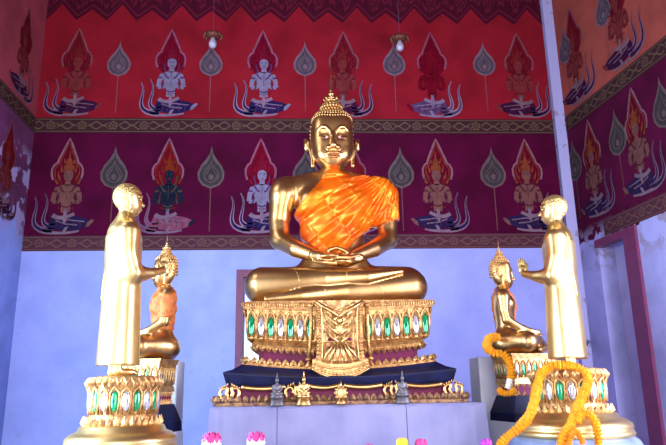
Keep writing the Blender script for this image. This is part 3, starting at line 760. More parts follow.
T('gold_fillet', [(1.815, .90, .68, .065), (1.815, .945, .72, .065), (1.845, .93, .71, .065), (1.85, .80, .58, .065)], CARVED)
T('navy_skirt', [(1.60, 1.05, .83, .04), (1.64, 1.075, .855, .045), (1.725, 1.10, .88, .055), (1.74, 1.10, .88, .06), (1.765, 1.02, .80, .065), (1.80, .96, .74, .065), (1.82, .93, .71, .065)], NAVY)
T('maroon_base', [(1.46, 1.06, .85, .0), (1.60, 1.05, .84, .03), (1.615, 1.06, .84, .05)], MAROON)
T('bottom_moulding', [(1.432, 1.175, .945, 0), (1.462, 1.18, .95, 0), (1.475, 1.14, .91, 0), (1.49, 1.07, .86, 0)], DIRTY)
def petals(name, z, h, w_, d_, sag, n, material, up=True, wd=.8, bulge=.03, lean=0.0):
    b = MB()
    def petal(cx, cy, nx, ny, zz, pw):
        tx, ty = -ny, nx; sg = 1 if up else -1
        def P(u, v, o): return (cx+tx*u+nx*o, cy+ty*u+ny*o, zz+sg*v)
        o0 = .002
        pts = [P(-pw, 0, o0), P(-pw*1.05, h*.45, o0+lean*.4), P(-pw*.55, h*.75, o0+lean*.8), P(0, h, o0+lean), P(pw*.55, h*.75, o0+lean*.8), P(pw*1.05, h*.45, o0+lean*.4), P(pw, 0, o0)]
        b.add(pts+[P(0, h*.35, bulge+lean*.4)], [(i, (i+1) % 7, 7) for i in range(7)]+[(6, 5, 4, 3, 2, 1, 0)])
    pitch_ = 2*w_/n
    for i in range(n):
        x = -w_+pitch_*(i+.5)
        petal(x, -d_, 0, -1, z+sagf(x, w_, sag), pitch_*.5*wd); petal(x, d_, 0, 1, z+sagf(x, w_, sag), pitch_*.5*wd)
    m_ = max(3, int(round(2*d_/pitch_))); p2 = 2*d_/m_
    for i in range(m_):
        y = -d_+p2*(i+.5)
        petal(w_, y, 1, 0, z, p2*.5*wd); petal(-w_, y, -1, 0, z, p2*.5*wd)
    return b.build(name, material, ped)
petals('hanging_petal_row', 2.00, .060, .845, .63, .06, 27, CARVED, up=False)
petals('rising_petal_row', 1.835, .062, .93, .71, .065, 25, CARVED, up=True)
petals('base_petal_row', 1.465, .065, 1.17, .935, 0, 36, DIRTY, up=True, wd=.9, bulge=.035)
petals('bead_row', 2.405, .05, .945, .722, .015, 80, CARVED, up=False, wd=.7, bulge=.012)
# lotus lobes: gold arches with glass inlays
arches = {-1: MB(), 1: MB()}; pitch_ = .095; lobes = []
inl_g = MB(); inl_g.ell((0, 0, 0), (.031, .016, .105), 0, 10, 8); IG = inl_g.mesh('green_glass_inlay', GREEN)
inl_c = MB(); inl_c.ell((0, 0, 0), (.032, .018, .102), 0, 10, 8); IC = inl_c.mesh('clear_glass_inlay', CLEAR)
def lobe(base, tang, nrm, zt, zb_, lean_, green, amt=1.0):
    arch = arches[1 if base[0] > 0 else -1]; tx, ty = tang; nx, ny = nrm
    def P(u, v, o): return (base[0]+tx*u+nx*(o+lean_*v), base[1]+ty*u+ny*(o+lean_*v), zb_+(zt-zb_)*v)
    hw = pitch_*.47
    pts = [P(-hw*.62, .0, .022), P(-hw*.9, .35, .024), P(-hw*.95, .70, .022), P(-hw*.55, .90, .022), P(0, 1.02, .026), P(hw*.55, .90, .022), P(hw*.95, .70, .022), P(hw*.9, .35, .024), P(hw*.62, 0, .022)]
    arch.tube(pts, [.011, .010, .011, .013, .016, .013, .011, .010, .011], 6)
    arch.tube([P(-hw*.3, 1.0, .02), P(0, 1.08, .03), P(hw*.3, 1.0, .02)], .010, 6)
    arch.ell(P(0, -.02, .03), (.022, .02, .022), 0, 8, 5)
    p = P(0, .46, .02)
    o = link('green_glass_inlay' if green else 'clear_glass_inlay', IG if green else IC, ped, loc=p, rot=(lean_*ny*3.2 if ny else 0, -lean_*nx*-3.2 if nx else 0, math.atan2(ty, tx)))
    o['label'] = 'green glass inlay' if green else 'clear glass inlay'
for sx in (-1, 1):
    for i in range(7):
        x = sx*(.285+.095*i+.0)
        s_ = sagf(x, .88, .045)
        lobe((x, -.64), (1, 0), (0, -1), 2.325+s_, 2.075+s_, .05, i % 2 == (0))
        if i < 7 and False: pass
    for i in range(12):
        y = -.56+.1*i
        lobe((sx*.86, y), (0, 1), (sx, 0), 2.325, 2.075, .05, i % 2 == 0)
for a_ in arches.values(): a_.build('lotus_arch_frames', CARVED, ped)
# central carved cloth panel
def apron():
    t = MB()
    def Pf(u, v):    # u -1..1, v 0 top .. 1 bottom
        hw = .238-.03*math.sin(v*PI)*.6+(.035 if v > .86 else 0)
        z = 2.405-v*.655; bow = .05*(1-u*u) if v > .8 else 0
        z -= .10*(1-u*u)*max(0, (v-.75)/.25)
        y = -.755 - .02*math.cos(u*1.2) - .12*max(0, v-.55)**1.0
        return (u*hw, y, z)
    n, m_ = 24, 36; vs = []; fs = []
    for j in range(m_+1):
        for i in range(n+1):
            u = -1+2*i/n; v = j/m_; x, y, z = Pf(u, v)
            # carved relief: chevrons above, radiating leaves below, framed border
            c = .006*math.sin((v*22-abs(u)*6)) + .006*math.sin(abs(u)*16+v*9) if abs(u) < .72 and v < .86 else .012
            if abs(u) > .78: c = .018+.004*math.sin(v*120)
            vs.append((x, y-c, z))
    k = len(vs)
    vs += [(x, y+.05, z) for (x, y, z) in vs]
    for j in range(m_):
        for i in range(n):
            a = j*(n+1)+i; q = (a, a+1, a+n+2, a+n+1); fs.append(q); fs.append(tuple(k+c_ for c_ in q[::-1]))
    for j in range(m_):
        for i in (0, n): a = j*(n+1)+i; fs.append((a, a+n+1, k+a+n+1, k+a))
    for i in range(n):
        for j in (0, m_): a = j*(n+1)+i; fs.append((a, a+1, k+a+1, k+a))
    t.add(vs, fs, 0, False)
    ob = t.build('carved_apron', CARVED, ped)
    r = MB()
    def W(u, v, o=.012): x, y, z = Pf(u, v); return (x, y-.016-o, z)
    for sx in (-1, 1):                                   # raised V bands and leaf scrolls
        r.tube([W(sx*.98, .02), W(sx*.5, .13), W(0, .25)], [.020, .018, .020], 6)
        r.tube([W(sx*.70, .04), W(sx*.35, .10), W(0, .16)], .010, 6)
        for v0 in (.22, .34, .46): r.tube([W(sx*.08, v0+.16), W(sx*.32, v0+.09), W(sx*.55, v0-.02), W(sx*.66, v0-.0)], [.016, .014, .010, .005], 6)
        for v0 in (.24, .40, .52): r.tube([W(sx*.05, v0), W(sx*.22, v0+.04), W(sx*.12, v0+.10)], [.010, .014, .006], 6)
        for a_ in (.15, .45, .72): r.tube([W(sx*a_*.35, .64), W(sx*a_*.7, .74), W(sx*a_, .86)], [.008, .020, .006], 6)
        r.tube([W(sx*.04, .60), W(sx*.45, .61), W(sx*.68, .60)], .008, 6)
        for q in range(22): r.ell(W(sx*.88, .06+q*.037), (.014, .012, .010), 0, 6, 4)
        r.tube([W(sx*.76, v) for v in np.linspace(.06, .86, 14)], .007, 6)
    r.ell(W(0, .42, .0), (.045, .025, .07), 0, 10, 8); r.ell(W(0, .30, .0), (.028, .02, .035), 0, 8, 6)
    r.tube([W(u, .90) for u in np.linspace(-1, 1, 15)], .009, 6); r.tube([W(u, .985) for u in np.linspace(-1, 1, 15)], .012, 6)
    for q in range(15): r.ell(W(-.93+q*.133, .945), (.014, .012, .014), 0, 6, 4)
    r.build('relief_ornament', GOLD, ob)
    g = MB()
    for sx in (-1, 1):
        g = MB(); g.ell(W(sx*.33, .575, -.012), (.045, .008, .018), 0, 8, 5); g.ell(W(sx*.20, .70, -.012), (.020, .008, .04), 0, 8, 5); g.ell(W(sx*.50, .72, -.012), (.020, .008, .03), 0, 8, 5)
        g.build('maroon_recess', MAROON, ob)
    for sx in (-1, 1):       # slender colonnettes each side
        c = MB(); x = sx*.268
        c.tube([(x*1.02, -.745, 2.36), (x*1.03, -.735, 2.2), (x*1.06, -.70, 2.0), (x*1.10, -.70, 1.87)], [.020, .016, .016, .022], 8)
        c.ell((x*1.12, -.70, 1.85), (.035, .03, .02), 0, 8, 5); c.ell((x*1.02, -.745, 2.36), (.026, .026, .022), 0, 8, 5)
        c.build('colonnette', CARVED, ped)
apron()
# gilded naga scrolls over the maroon base
def scroll(cx, flip, hgt=.13, y=-.90):
    b = MB(); s = -1 if flip else 1
    pts = []; rad = []
    for i in range(18):
        t = i/17; a = 5.2*t-1.2; r_ = .052*(1-.72*t)
        pts.append((s*(r_*math.cos(a)), 0, .065+r_*math.sin(a)*1.1)); rad.append(.018*(1-.55*t))
    b.tube(pts, rad, 8)
    b.tube([(s*.04, 0, .02), (s*.0, 0, .0), (-s*.06, 0, .01), (-s*.075, 0, .06), (-s*.06, -.005, .10), (-s*.085, 0, .135)], [.02, .022, .02, .018, .014, .003], 8)
    for k in range(4): b.tube([(-s*.02+s*k*.022, 0, .12-.01*k), (-s*.03+s*k*.025, -.01, .15-.012*k)], [.012, .002], 6)
    return b.build('naga_scroll', GOLD, ped, loc=(cx, y, 1.49))
for x, f in ((-.36, 0), (-.47, 1), (.44, 1), (.53, 0), (-.98, 0), (-1.07, 1), (1.0, 1), (1.08, 0)): scroll(x, f, y=-.915)
for x0, x1 in ((-.92, -.52), (-.30, -.02), (.02, .38), (.58, .94)):
    b = MB(); b.tube([(x0+(x1-x0)*i/12, -.905, 1.60-.018*math.sin(PI*i/12)) for i in range(13)], .022, 8); b.build('curved_trim', GOLD, ped)

# plinth under it: core, three rendered panels, crack
zl0 = at(213, 404, 5.97); zr0 = at(482, 404, 5.97)
PX0, PX1 = float(zl0[0]), float(zr0[0])
pl = thing('altar_plinth', 'wide lavender painted masonry plinth beneath the gilded pedestal', 'plinth', ((PX0+PX1)/2, 7.0, 0))
hw_ = (PX1-PX0)/2
b = MB(); b.add([(-hw_-.10, -1.10, 0), (hw_+.10, -1.10, 0), (hw_+.10, 1.2, 0), (-hw_-.10, 1.2, 0), (-hw_+.02, -1.0, 1.43), (hw_-.02, -1.0, 1.43), (hw_-.02, 1.15, 1.43), (-hw_+.02, 1.15, 1.43)],
                [(0,3,2,1),(4,5,6,7),(0,1,5,4),(1,2,6,5),(2,3,7,6),(3,0,4,7)]); b.build('core', PLINTH, pl)
def fx(px): return float(at(px, 420, 5.95)[0])-(PX0+PX1)/2
edges = [-hw_-.03, fx(277), fx(407), hw_+.03]
for i in range(3):
    a, c = edges[i]+.003, edges[i+1]-.003
    b = MB(); n = 14
    vs = []; 
    for j, (z, yo) in enumerate(((0, -1.15), (1.405, -1.035), (1.425, -1.02), (1.425, -.98))):
        for k in range(n+1):
            x = a+(c-a)*k/n; jag = .006*math.sin(k*2.3+i)+.004*math.sin(k*5.1)
            ex = 1+.06*(1-z/1.43) if (i != 1) else 1
            vs.append((x*(ex if (i == 0 and k == 0) or (i == 2 and k == n) else 1), yo+jag*.5, z+(jag if j > 1 else 0)))
    fs = [(j*(n+1)+k, j*(n+1)+k+1, (j+1)*(n+1)+k+1, (j+1)*(n+1)+k) for j in range(3) for k in range(n)]
    b.add(vs, fs); o = b.build('rendered_panel', PLINTH, pl)
    sm_ = o.modifiers.new('thick', 'SOLIDIFY'); sm_.thickness = .03; sm_.offset = -1
b = MB()
for pp in ([(421, 421), (428, 420), (436, 417), (441, 413), (445, 410)], [(445, 410), (442, 405)], [(411, 405), (415, 408), (417, 411)]):
    b.tube([tuple(at(x, y, 5.865+.105*(420-y)/60)-np.array([(PX0+PX1)/2, 7.0, 0])+np.array([0, .07, 0])) for x, y in pp], .004, 5)
# ledge statuettes
def mini(X, Y, Z):
    d = E(X, Y, Z, (0, 0, .035), (.062, .045, .03)); d = U(d, E(X, Y, Z, (0, 0, .065), (.062, .04, .02)), .01)
    d = U(d, E(X, Y, Z, (0, .005, .11), (.03, .022, .045)), .015)
    for s in (-1, 1): d = U(d, chain(X, Y, Z, [(s*.03, .005, .135), (s*.042, 0, .10), (s*.012, -.028, .082)], [.012, .010, .009]), .006)
    d = U(d, C(X, Y, Z, (0, .005, .14), (0, .003, .165), .011, .010), .008); d = U(d, E(X, Y, Z, (0, 0, .178), (.018, .019, .024)), .005)
    d = U(d, chain(X, Y, Z, [(0, 0, .195), (0, 0, .215), (0, 0, .25)], [.012, .007, .003]), .006)
    return np.maximum(d, -Z)
MINI = surface_nets(mini, (-.08, -.06, -.01), (.08, .06, .27), .0045)
MG = np_mesh('figure', [MINI], [STATGREY]); MGO = np_mesh('figure', [MINI], [GOLD])
def medallion():
    b = MB(); b.ell((0, 0, .10), (.055, .018, .06), 0, 16, 10); b.tube([(0, 0, .15), (0, 0, .18), (0, 0, .215)], [.022, .012, .002], 8); b.lathe([(.05, 0), (.055, .02), (.03, .04), (.03, .06)], 16)
    for k in range(10):
        a = 2*PI*k/10; b.ell((.05*math.cos(a), -.004, .10+.055*math.sin(a)), (.016, .012, .016), 0, 6, 5)
    return b
for px, y0, sc, gm, lab in ((277, 402, 1.0, MG, 'dark bronze seated figurine at the left end of the altar ledge, left of the apron'),
                        (304, 402, 1.02, MGO, 'small golden seated figurine standing close to the left of the carved apron'),
                        (403, 402, 1.0, MG, 'dark bronze seated figurine on the right half of the altar ledge')):
    p = at(px, 402, 6.0)
    t = thing('buddha_figurine', lab, 'figurine', (float(p[0]), 5.995+.0, 1.43+.0), 0, sc, group='small figurines along the altar ledge')
    t.location.z = 1.475; t.location.y = 5.985
    link('figure', gm, t, scale=(1, 1, 1)); b = MB(); b.lathe([(.066, -.043), (.068, -.030), (.058, -.020), (.060, .012)], 18); b.build('round_base', gm.materials[0], t, scale=(1, .55, 1))
p = at(341, 401, 6.0)
t = thing('gilt_emblem', 'small round gilded leaf emblem on the ledge below the carved apron', 'ornament', (float(p[0]), 5.985, 1.433)); medallion().build('emblem', GOLD, t)

# ------------------------------------------------------------------ side groups
def monk(X, Y, Z):
    # facing -y, 1.56 m, robe to the ankles
    def ec(z): return None
    t = np.clip((Z-.08)/(1.05-.08), 0, 1)
    rx = .188-.020*t+.012*np.sin(t*3.1); ry = .165-.03*t
    k0 = np.sqrt((X/rx)**2+((Y-.0-.01*t)/ry)**2)
    ang = np.arctan2(X, -Y)
    fold = .0012*np.sin(ang*8+Z*2)*(1-t)
    d = (k0-1)*np.minimum(rx, ry)-fold
    d = np.maximum(d, .08-Z); d = np.maximum(d, Z-1.10)
    d = U(d, E(X, Y, Z, (0, .02, 1.02), (.165, .125, .24)), .05)
    d = U(d, E(X, Y, Z, (0, .02, 1.155), (.19, .105, .085)), .08)
    d = U(d, C(X, Y, Z, (0, .02, 1.18), (0, .01, 1.34), .085, .060), .07)
    for s in (-1, 1):
        a = chain(X, Y, Z, [(s*.165, .02, 1.14), (s*.185, .015, .96), (s*.178, -.04, .80)], [.066, .062, .052])
        a = U(a, chain(X, Y, Z, [(s*.178, -.04, .80), (s*.11, -.19, .82), (s*.03, -.31, .865)], [.05, .04, .027]), .03)
        d = U(d, a, .075)
    return d
def monk_hands(X, Y, Z):
    d = None
    for s in (-1, 1):
        Y_ = Y; Y = Y_+.04; Z_ = Z; Z = Z_+.085
        q = E(X, Y, Z, (s*.018, -.285, .985), (.014, .036, .045))
        q = U(q, C(X, Y, Z, (s*.03, -.26, .935), (s*.02, -.28, .965), .024, .018), .015)
        for i in range(4):
            y = -.312+.018*i; l = (.062, .078, .082, .07)[3-i] if False else (.068, .082, .078, .06)[i]
            q = U(q, chain(X, Y, Z, [(s*.013, y, 1.015), (s*.011, y-.004, 1.015+l*.5), (s*.009, y-.006, 1.015+l)], [.0095, .0088, .007]), .004)
        q = U(q, chain(X, Y, Z, [(s*.018, -.258, .985), (s*.014, -.245, 1.015), (s*.010, -.243, 1.04)], [.012, .010, .008]), .005)
        Y = Y_; Z = Z_
        d = q if d is None else np.minimum(d, q)
    return d
def monk_head(X, Y, Z):
    Xa = np.abs(X); z0 = 1.445
    d = E(X, Y, Z, (0, .01, z0+.02), (.098, .115, .115)); d = U(d, E(X, Y, Z, (0, -.025, z0-.055), (.078, .085, .075)), .04)
    d = U(d, E(X, Y, Z, (0, -.06, z0-.10), (.035, .035, .03)), .025)
    d = S(d, E(Xa, Y, Z, (.038, -.118, z0+.0), (.026, .02, .014)), .012)
    d = U(d, chain(Xa, Y, Z, [(.01, -.104, z0+.02), (.04, -.102, z0+.036), (.075, -.07, z0+.02)], [.006, .007, .004]), .008)
    d = U(d, E(Xa, Y, Z, (.038, -.088, z0+.0), (.026, .016, .011)), .005)
    d = U(d, chain(X, Y, Z, [(0, -.10, z0+.01), (0, -.125, z0-.035)], [.008, .016]), .01)
    d = U(d, E(Xa, Y, Z, (.0, -.105, z0-.072), (.03, .014, .006)), .004); d = U(d, E(Xa, Y, Z, (.0, -.103, z0-.086), (.024, .014, .007)), .003)
    d = U(d, C(X, Y, Z, (0, .01, z0-.06), (0, .015, z0-.17), .055, .06), .03)
    ear = chain(Xa, Y, Z, [(.096, .01, z0-.02), (.108, .018, z0+.03), (.106, .035, z0+.035)], [.010, .011, .009])
    ear = U(ear, chain(Xa, Y, Z, [(.100, .01, z0-.0), (.096, .002, z0-.05), (.092, .0, z0-.095)], [.011, .009, .012]), .008)
    return U(d, ear, .006)
def monk_feet(X, Y, Z):
    d = None
    for s in (-1, 1):
        q = U(E(X, Y, Z, (s*.07, -.04, .028), (.036, .10, .028)), C(X, Y, Z, (s*.07, .02, .04), (s*.07, .02, .14), .035, .038), .02)
        for i in range(5): q = U(q, E(X, Y, Z, (s*.07+(i-2)*.014, -.138+abs(i-1.5)*.006, .018), (.009, .018, .012)), .004)
        d = q if d is None else np.minimum(d, q)
    return np.maximum(d, -Z)
MONK = np_mesh('body', [surface_nets(monk, (-.30, -.37, .04), (.30, .24, 1.40), .0085), surface_nets(monk_hands, (-.06, -.39, .82), (.06, -.25, 1.03), .0035), surface_nets(monk_feet, (-.13, -.18, -.005), (.13, .08, .16), .006)], [PALEGOLD])
def monk_hair(X, Y, Z):
    z0 = 1.445
    d = U(E(X, Y, Z, (0, .01, z0+.02), (.098, .115, .115)), E(X, Y, Z, (0, -.025, z0-.055), (.078, .085, .075)), .04)-.0045
    hl = z0+.055-np.clip((Y+.03)/.06, 0, 1)*.13+np.clip((Y-.05)/.05, 0, 1)*.0
    return np.maximum(d, hl-Z)
MHAIR = np_mesh('cropped_hair', [surface_nets(monk_hair, (-.12, -.13, 1.33), (.12, .15, 1.60), .004)], [mat('stippled_gilding', (.70, .50, .20), .42, .95, bump=.9, bscale=55)])
MHEAD = np_mesh('head', [surface_nets(monk_head, (-.135, -.16, 1.28), (.135, .15, 1.61), .004)], [PALEGOLD])
def disciple(label, loc, rz, sc):
    t = thing('disciple_statue', label, 'statue', loc, rz, sc); link('body', MONK, t); h = link('head', MHEAD, t); link('cropped_hair', MHAIR, h)
    # pleated shoulder sash
    b = MB(); pts = []
    for i in range(15):
        a = i/14; z = 1.22-a*.62; y = -.0
        ys = np.linspace(.4, -.05, 300, dtype=np.float32); x = .13-.05*a
        d = monk(np.float32(x), ys, np.float32(z)); k = int(np.argmax(d < 0)); pts.append((x, float(ys[k])+.002, z))
    b.tube(pts, .007, 6); b.build('robe_seam', PALEGOLD, t)
    return t
# monk on round base
def round_base(name, label, loc, rad, h_top, low_mat):
    """loc.z = top of the base where the statue stands; everything below is in local -z"""
    t = thing(name, label, 'pedestal', loc, 0)
    R_ = rad
    b = MB(); b.lathe([(R_*.60, -.36), (R_*.64, -.345), (R_*.66, -.31), (R_*.60, -.29), (R_*.60, -.11), (R_*.64, -.08), (R_*.66, -.05), (R_*.64, -.03), (R_*.55, -.02), (R_*.52, 0)], 48); b.build('lotus_drum', CARVED, t)
    b = MB(); n = 20
    for j in range(n):
        th = 2*PI*j/n
        def P(u, z, o):
            a = th+u/(R_*.62); return ((R_*.62+o)*math.cos(a), (R_*.62+o)*math.sin(a), z)
        hw = PI*R_*.62/n*.92
        b.tube([P(-hw*.6, -.28, .0), P(-hw*.9, -.20, .008), P(-hw*.85, -.125, .008), P(0, -.08, .022), P(hw*.85, -.125, .008), P(hw*.9, -.20, .008), P(hw*.6, -.28, 0)], .0085, 6)
        g = link('green_glass_inlay' if j % 2 else 'clear_glass_inlay', IG if j % 2 else IC, t, loc=P(0, -.185, .002), rot=(0, 0, th+PI/2), scale=(1.0, 1.0, .72)); g['label'] = 'green glass inlay' if j % 2 else 'clear glass inlay'
    b.build('lotus_arch_frames', CARVED, t)
    n = 32
    for zz, up, rr in ((-.335, 1, .68), (-.045, -1, .66)):
        b = MB()
        for j in range(n):
            th = 2*PI*(j+.5)/n; hw = PI*R_*rr/n*.9
            def P(u, z, o):
                a = th+u/(R_*rr); return ((R_*rr+o)*math.cos(a), (R_*rr+o)*math.sin(a), z)
            b.add([P(-hw, zz-.035*up, 0), P(-hw, zz, .004), P(0, zz+.045*up, .006), P(hw, zz, .004), P(hw, zz-.035*up, 0), P(0, zz-.01, .028)], [(0,1,5),(1,2,5),(2,3,5),(3,4,5),(4,0,5)])
        b.build('petal_ring', CARVED, t)
    b = MB(); b.lathe([(R_*.60, -.56), (R_*1.0, -.555), (R_*1.03, -.53), (R_*1.0, -.505), (R_*.98, -.50), (R_*1.01, -.48), (R_*.99, -.45), (R_*.90, -.42), (R_*.80, -.405), (R_*.76, -.37), (R_*.68, -.35)], 64); b.build('gilded_ring', PALEGOLD, t)
    b = MB(); b.lathe([(R_*1.20, -h_top), (R_*1.20, -.74), (R_*1.17, -.70), (R_*1.14, -.64), (R_*1.08, -.585), (R_*1.0, -.555)], 64); b.build('stone_drum', low_mat, t)
    return t
MR = at(563, 366, 5.6); ML = at(121, 376, 5.2)
zR = float(MR[2])-.02; zL = float(ML[2])
round_base('round_lotus_pedestal', 'round gilded lotus pedestal at right hung with marigold garlands', (float(at(570, 400, 5.6)[0]), 5.6, zR), .475, zR, MARBLE)
round_base('round_lotus_pedestal', 'round gilded lotus pedestal at left without garlands under standing disciple', (float(at(124, 400, 5.2)[0]), 5.2, zL), .41, zL, MARBLE)
disciple('standing golden disciple on the right facing left with palms together', (float(MR[0])+.05, 5.6, zR), math.radians(-122), 1.0).rotation_euler = (0, math.radians(-2.2), math.radians(-122))
disciple('standing golden disciple on the left facing right with palms together', (float(ML[0])-.03, 5.2, zL), math.radians(120), .99)

# seated buddhas with square bases
SR = at(509, 354, 6.50); SL = at(160, 359, 6.12)
def scarf(X, Y, Z):
    d = U(torso(X, Y, Z), arm(X, Y, Z, 1), .12)
    fold = .012*np.sin(24*Z+7*X)+.01*np.sin(31*X-12*Z)
    reg = polysd(X+.01*np.sin(9*Z), Z, [(.05, 1.60), (.45, 1.48), (.80, 1.30), (.80, .85), (.50, .80), (.40, .62), (.10, .62), (.02, .9), (-.10, 1.2), (-.12, 1.45)])
    return np.maximum(d-.028-fold, reg)
SCM = np_mesh('orange_scarf', [surface_nets(scarf, (-.25, -.42, .56), (.84, .40, 1.66), .018)], [SCARF])
def square_base(label, loc, rz, hw, topz, gar):
    t = thing('square_lotus_pedestal', label, 'pedestal', loc, rz)
    b = MB(); 
    def sq(z0, z1, w0, w1, bb): bb.add([(-w0,-w0*.8,z0),(w0,-w0*.8,z0),(w0,w0*.8,z0),(-w0,w0*.8,z0),(-w1,-w1*.8,z1),(w1,-w1*.8,z1),(w1,w1*.8,z1),(-w1,w1*.8,z1)],[(0,3,2,1),(4,5,6,7),(0,1,5,4),(1,2,6,5),(2,3,7,6),(3,0,4,7)])
    sq(-.05, 0, hw*.98, hw*1.04, b); sq(-.24, -.05, hw*.88, hw*.96, b); sq(-.29, -.24, hw*.95, hw*.92, b); b.build('gilded_tiers', CARVED, t)
    b = MB(); sq(-.40, -.29, hw*.86, hw*.86, b); b.build('maroon_waist', MAROON, t)
    b = MB(); sq(-.56, -.40, hw*1.18, hw*.95, b); sq(-.64, -.56, hw*1.2, hw*1.18, b); b.build('navy_skirt', NAVY, t)
    b = MB(); sq(-loc[2], -.64, hw*1.3, hw*1.25, b); b.build('painted_block', BLOCK, t)
    fr_ = MB(); n = 7
    for (nx, ny, dist, half) in ((0, -1, hw*.8*.93, hw*.9), (1, 0, hw*.93, hw*.72), (-1, 0, hw*.93, hw*.72), (0, 1, hw*.8*.93, hw*.9)):
        tx, ty = -ny, nx; pitch2 = 2*half/n
        for i in range(n):
            u = -half+pitch2*(i+.5)
            def P(du, z, o): return (nx*(dist+o)+tx*(u+du), ny*(dist+o)+ty*(u+du), z)
            q = pitch2*.45
            fr_.tube([P(-q*.6, -.23, 0), P(-q, -.16, .008), P(-q*.8, -.10, .010), P(0, -.06, .02), P(q*.8, -.10, .010), P(q, -.16, .008), P(q*.6, -.23, 0)], .006, 6)
            for zz, up in ((-.30, -1), (-.385, 1)):
                fr_.add([P(-q*.9, zz-.02*up, -.02), P(-q*.9, zz, -.02), P(0, zz+.04*up, -.016), P(q*.9, zz, -.02), P(q*.9, zz-.02*up, -.02), P(0, zz, .006)], [(0,1,5),(1,2,5),(2,3,5),(3,4,5),(4,0,5)])
            link('green_glass_inlay' if i % 2 else 'clear_glass_inlay', IG if i % 2 else IC, t, loc=P(0, -.15, .0), rot=(0, 0, math.atan2(ty, tx)), scale=(.6, .6, .55))
    fr_.build('lotus_arch_frames', CARVED, t)
    return t
sc_ = .425
hwb = .25
XRs = float(SR[0])+.0; ZRs = float(SR[2]); XLs = float(SL[0]); ZLs = float(SL[2])
square_base('square gilded pedestal under the right seated Buddha, partly hidden by round pedestal', (XRs+.15, 6.50, ZRs-.005), math.radians(12), hwb, ZRs, True)
square_base('square gilded pedestal under the left seated Buddha, behind the standing disciple', (XLs-.15, 6.12, ZLs-.005), math.radians(-12), hwb, ZLs, False)
for nm, x, y, z, rz, lab in (('seated_buddha_statue', XRs, 6.54, ZRs, 72, 'smaller golden seated Buddha on the right, facing the standing disciple, marigolds at its back'),
                             ('seated_buddha_statue', XLs, 6.16, ZLs, -72, 'smaller golden seated Buddha with orange scarf on the left behind disciple')):
    t = buddha(nm, lab, (x, y, z), math.radians(rz), sc_, False); link('orange_scarf', SCM, t)
# pale painted blocks behind the small seated statues
def painted_block(label, x0, x1, y, z, d=.5):
    t = MB(); cx = (x0+x1)/2; hw = (x1-x0)/2
    t.box((-hw, -d/2, 0), (hw, d/2, z)); o = t.build('painted_pillar_block', BLOCK, None, loc=(cx, y, 0))
    m_ = o.modifiers.new('edge', 'BEVEL'); m_.width = .012; m_.segments = 2
    return tag(o, label, 'block')
q0, q1 = at(478, 357, 7.0), at(517, 357, 7.0); painted_block('pale blue painted masonry block right of the altar plinth', float(q0[0]), float(q1[0]), 7.2, float(q0[2]), .4)
q0, q1 = at(138, 361, 6.6), at(177, 361, 6.6); painted_block('pale blue painted masonry block behind the left seated Buddha', float(q0[0]), float(q1[0]), 6.85, float(q0[2]), .4)

# ------------------------------------------------------------------ marigold garlands
def garland_mesh(b, pts, r, m=0, step=None):
    pts = [Vector(p) for p in pts]
    # resample with Catmull-Rom
    P = [pts[0]]+pts+[pts[-1]]; dense = []
    for i in range(1, len(P)-2):
        for k in range(24):
            t = k/24; p0, p1, p2, p3 = P[i-1], P[i], P[i+1], P[i+2]
            dense.append(.5*((2*p1)+(-p0+p2)*t+(2*p0-5*p1+4*p2-p3)*t*t+(-p0+3*p1-3*p2+p3)*t*t*t))
    dense.append(pts[-1]); step = step or r*.62; last = None; acc = 0
    for i in range(1, len(dense)):
        acc += (dense[i]-dense[i-1]).length
        if last is None or acc >= step:
            acc = 0; last = dense[i]; t = (dense[min(i+1, len(dense)-1)]-dense[i-1]).normalized()
            rot = t.to_track_quat('Z', 'Y').to_matrix(); n = 14; vs = []; fs = []
            jr = random.uniform(.9, 1.1); a0 = random.random()*6
            for (rr, zz) in ((.35, -.42), (1.0, -.16), (.80, .0), (1.04, .16), (.35, .42)):
                for j in range(n):
                    th = a0+2*PI*j/n; q = r*rr*jr*(1.0 if j % 2 else .86)
                    vs.append(rot @ Vector((q*math.cos(th), q*math.sin(th), r*zz))+dense[i])
            for a in range(4):
                for j in range(n): fs.append((a*n+j, a*n+(j+1) % n, (a+1)*n+(j+1) % n, (a+1)*n+j))
            fs.append(tuple(range(n))[::-1]); fs.append(tuple(4*n+j for j in range(n))); b.add(vs, fs, m, False)
def pxp(l): return [tuple(at(x, y, Y)) for x, y, Y in l]
g = MB()
garland_mesh(g, pxp([(500, 446, 4.96), (507, 437, 4.96), (520, 427, 4.95), (529, 416, 5.02), (534, 403, 5.12), (537, 388, 5.22), (541, 374, 5.27), (551, 366, 5.30), (562, 365, 5.26), (573, 366, 5.28), (585, 372, 5.26), (588, 382, 5.22), (582, 397, 5.16), (576, 411, 5.06), (571, 424, 4.98), (564, 436, 4.92), (559, 452, 4.90)]), .040)
tag(g.build('marigold_garland', MARI), 'long yellow marigold garland looped over the right round pedestal', 'garland')
g = MB()
garland_mesh(g, pxp([(577, 421, 4.98), (583, 413, 5.0), (592, 416, 4.98), (597, 428, 4.95), (599, 448, 4.92)]), .036)
o = g.build('marigold_garland', MARI); tag(o, 'short yellow marigold strand at the right front of the round pedestal', 'garland')
g = MB()
garland_mesh(g, pxp([(574, 430, 4.90), (579, 434, 4.88), (583, 443, 4.87)]), .026); garland_mesh(g, pxp([(576, 431, 4.88), (571, 436, 4.87), (569, 446, 4.87)]), .024)
tag(g.build('orange_flower_tassel', MARID), 'deep orange flower tassel hanging where the yellow strands part', 'garland')
g = thing('hanging_garland', 'yellow marigold garland with white jasmine section beside the right seated Buddha', 'garland', tuple(at(500, 360, 6.05)))
def loc_(l): o_ = np.array(g.location); return [tuple(np.array(p)-o_) for p in pxp(l)]
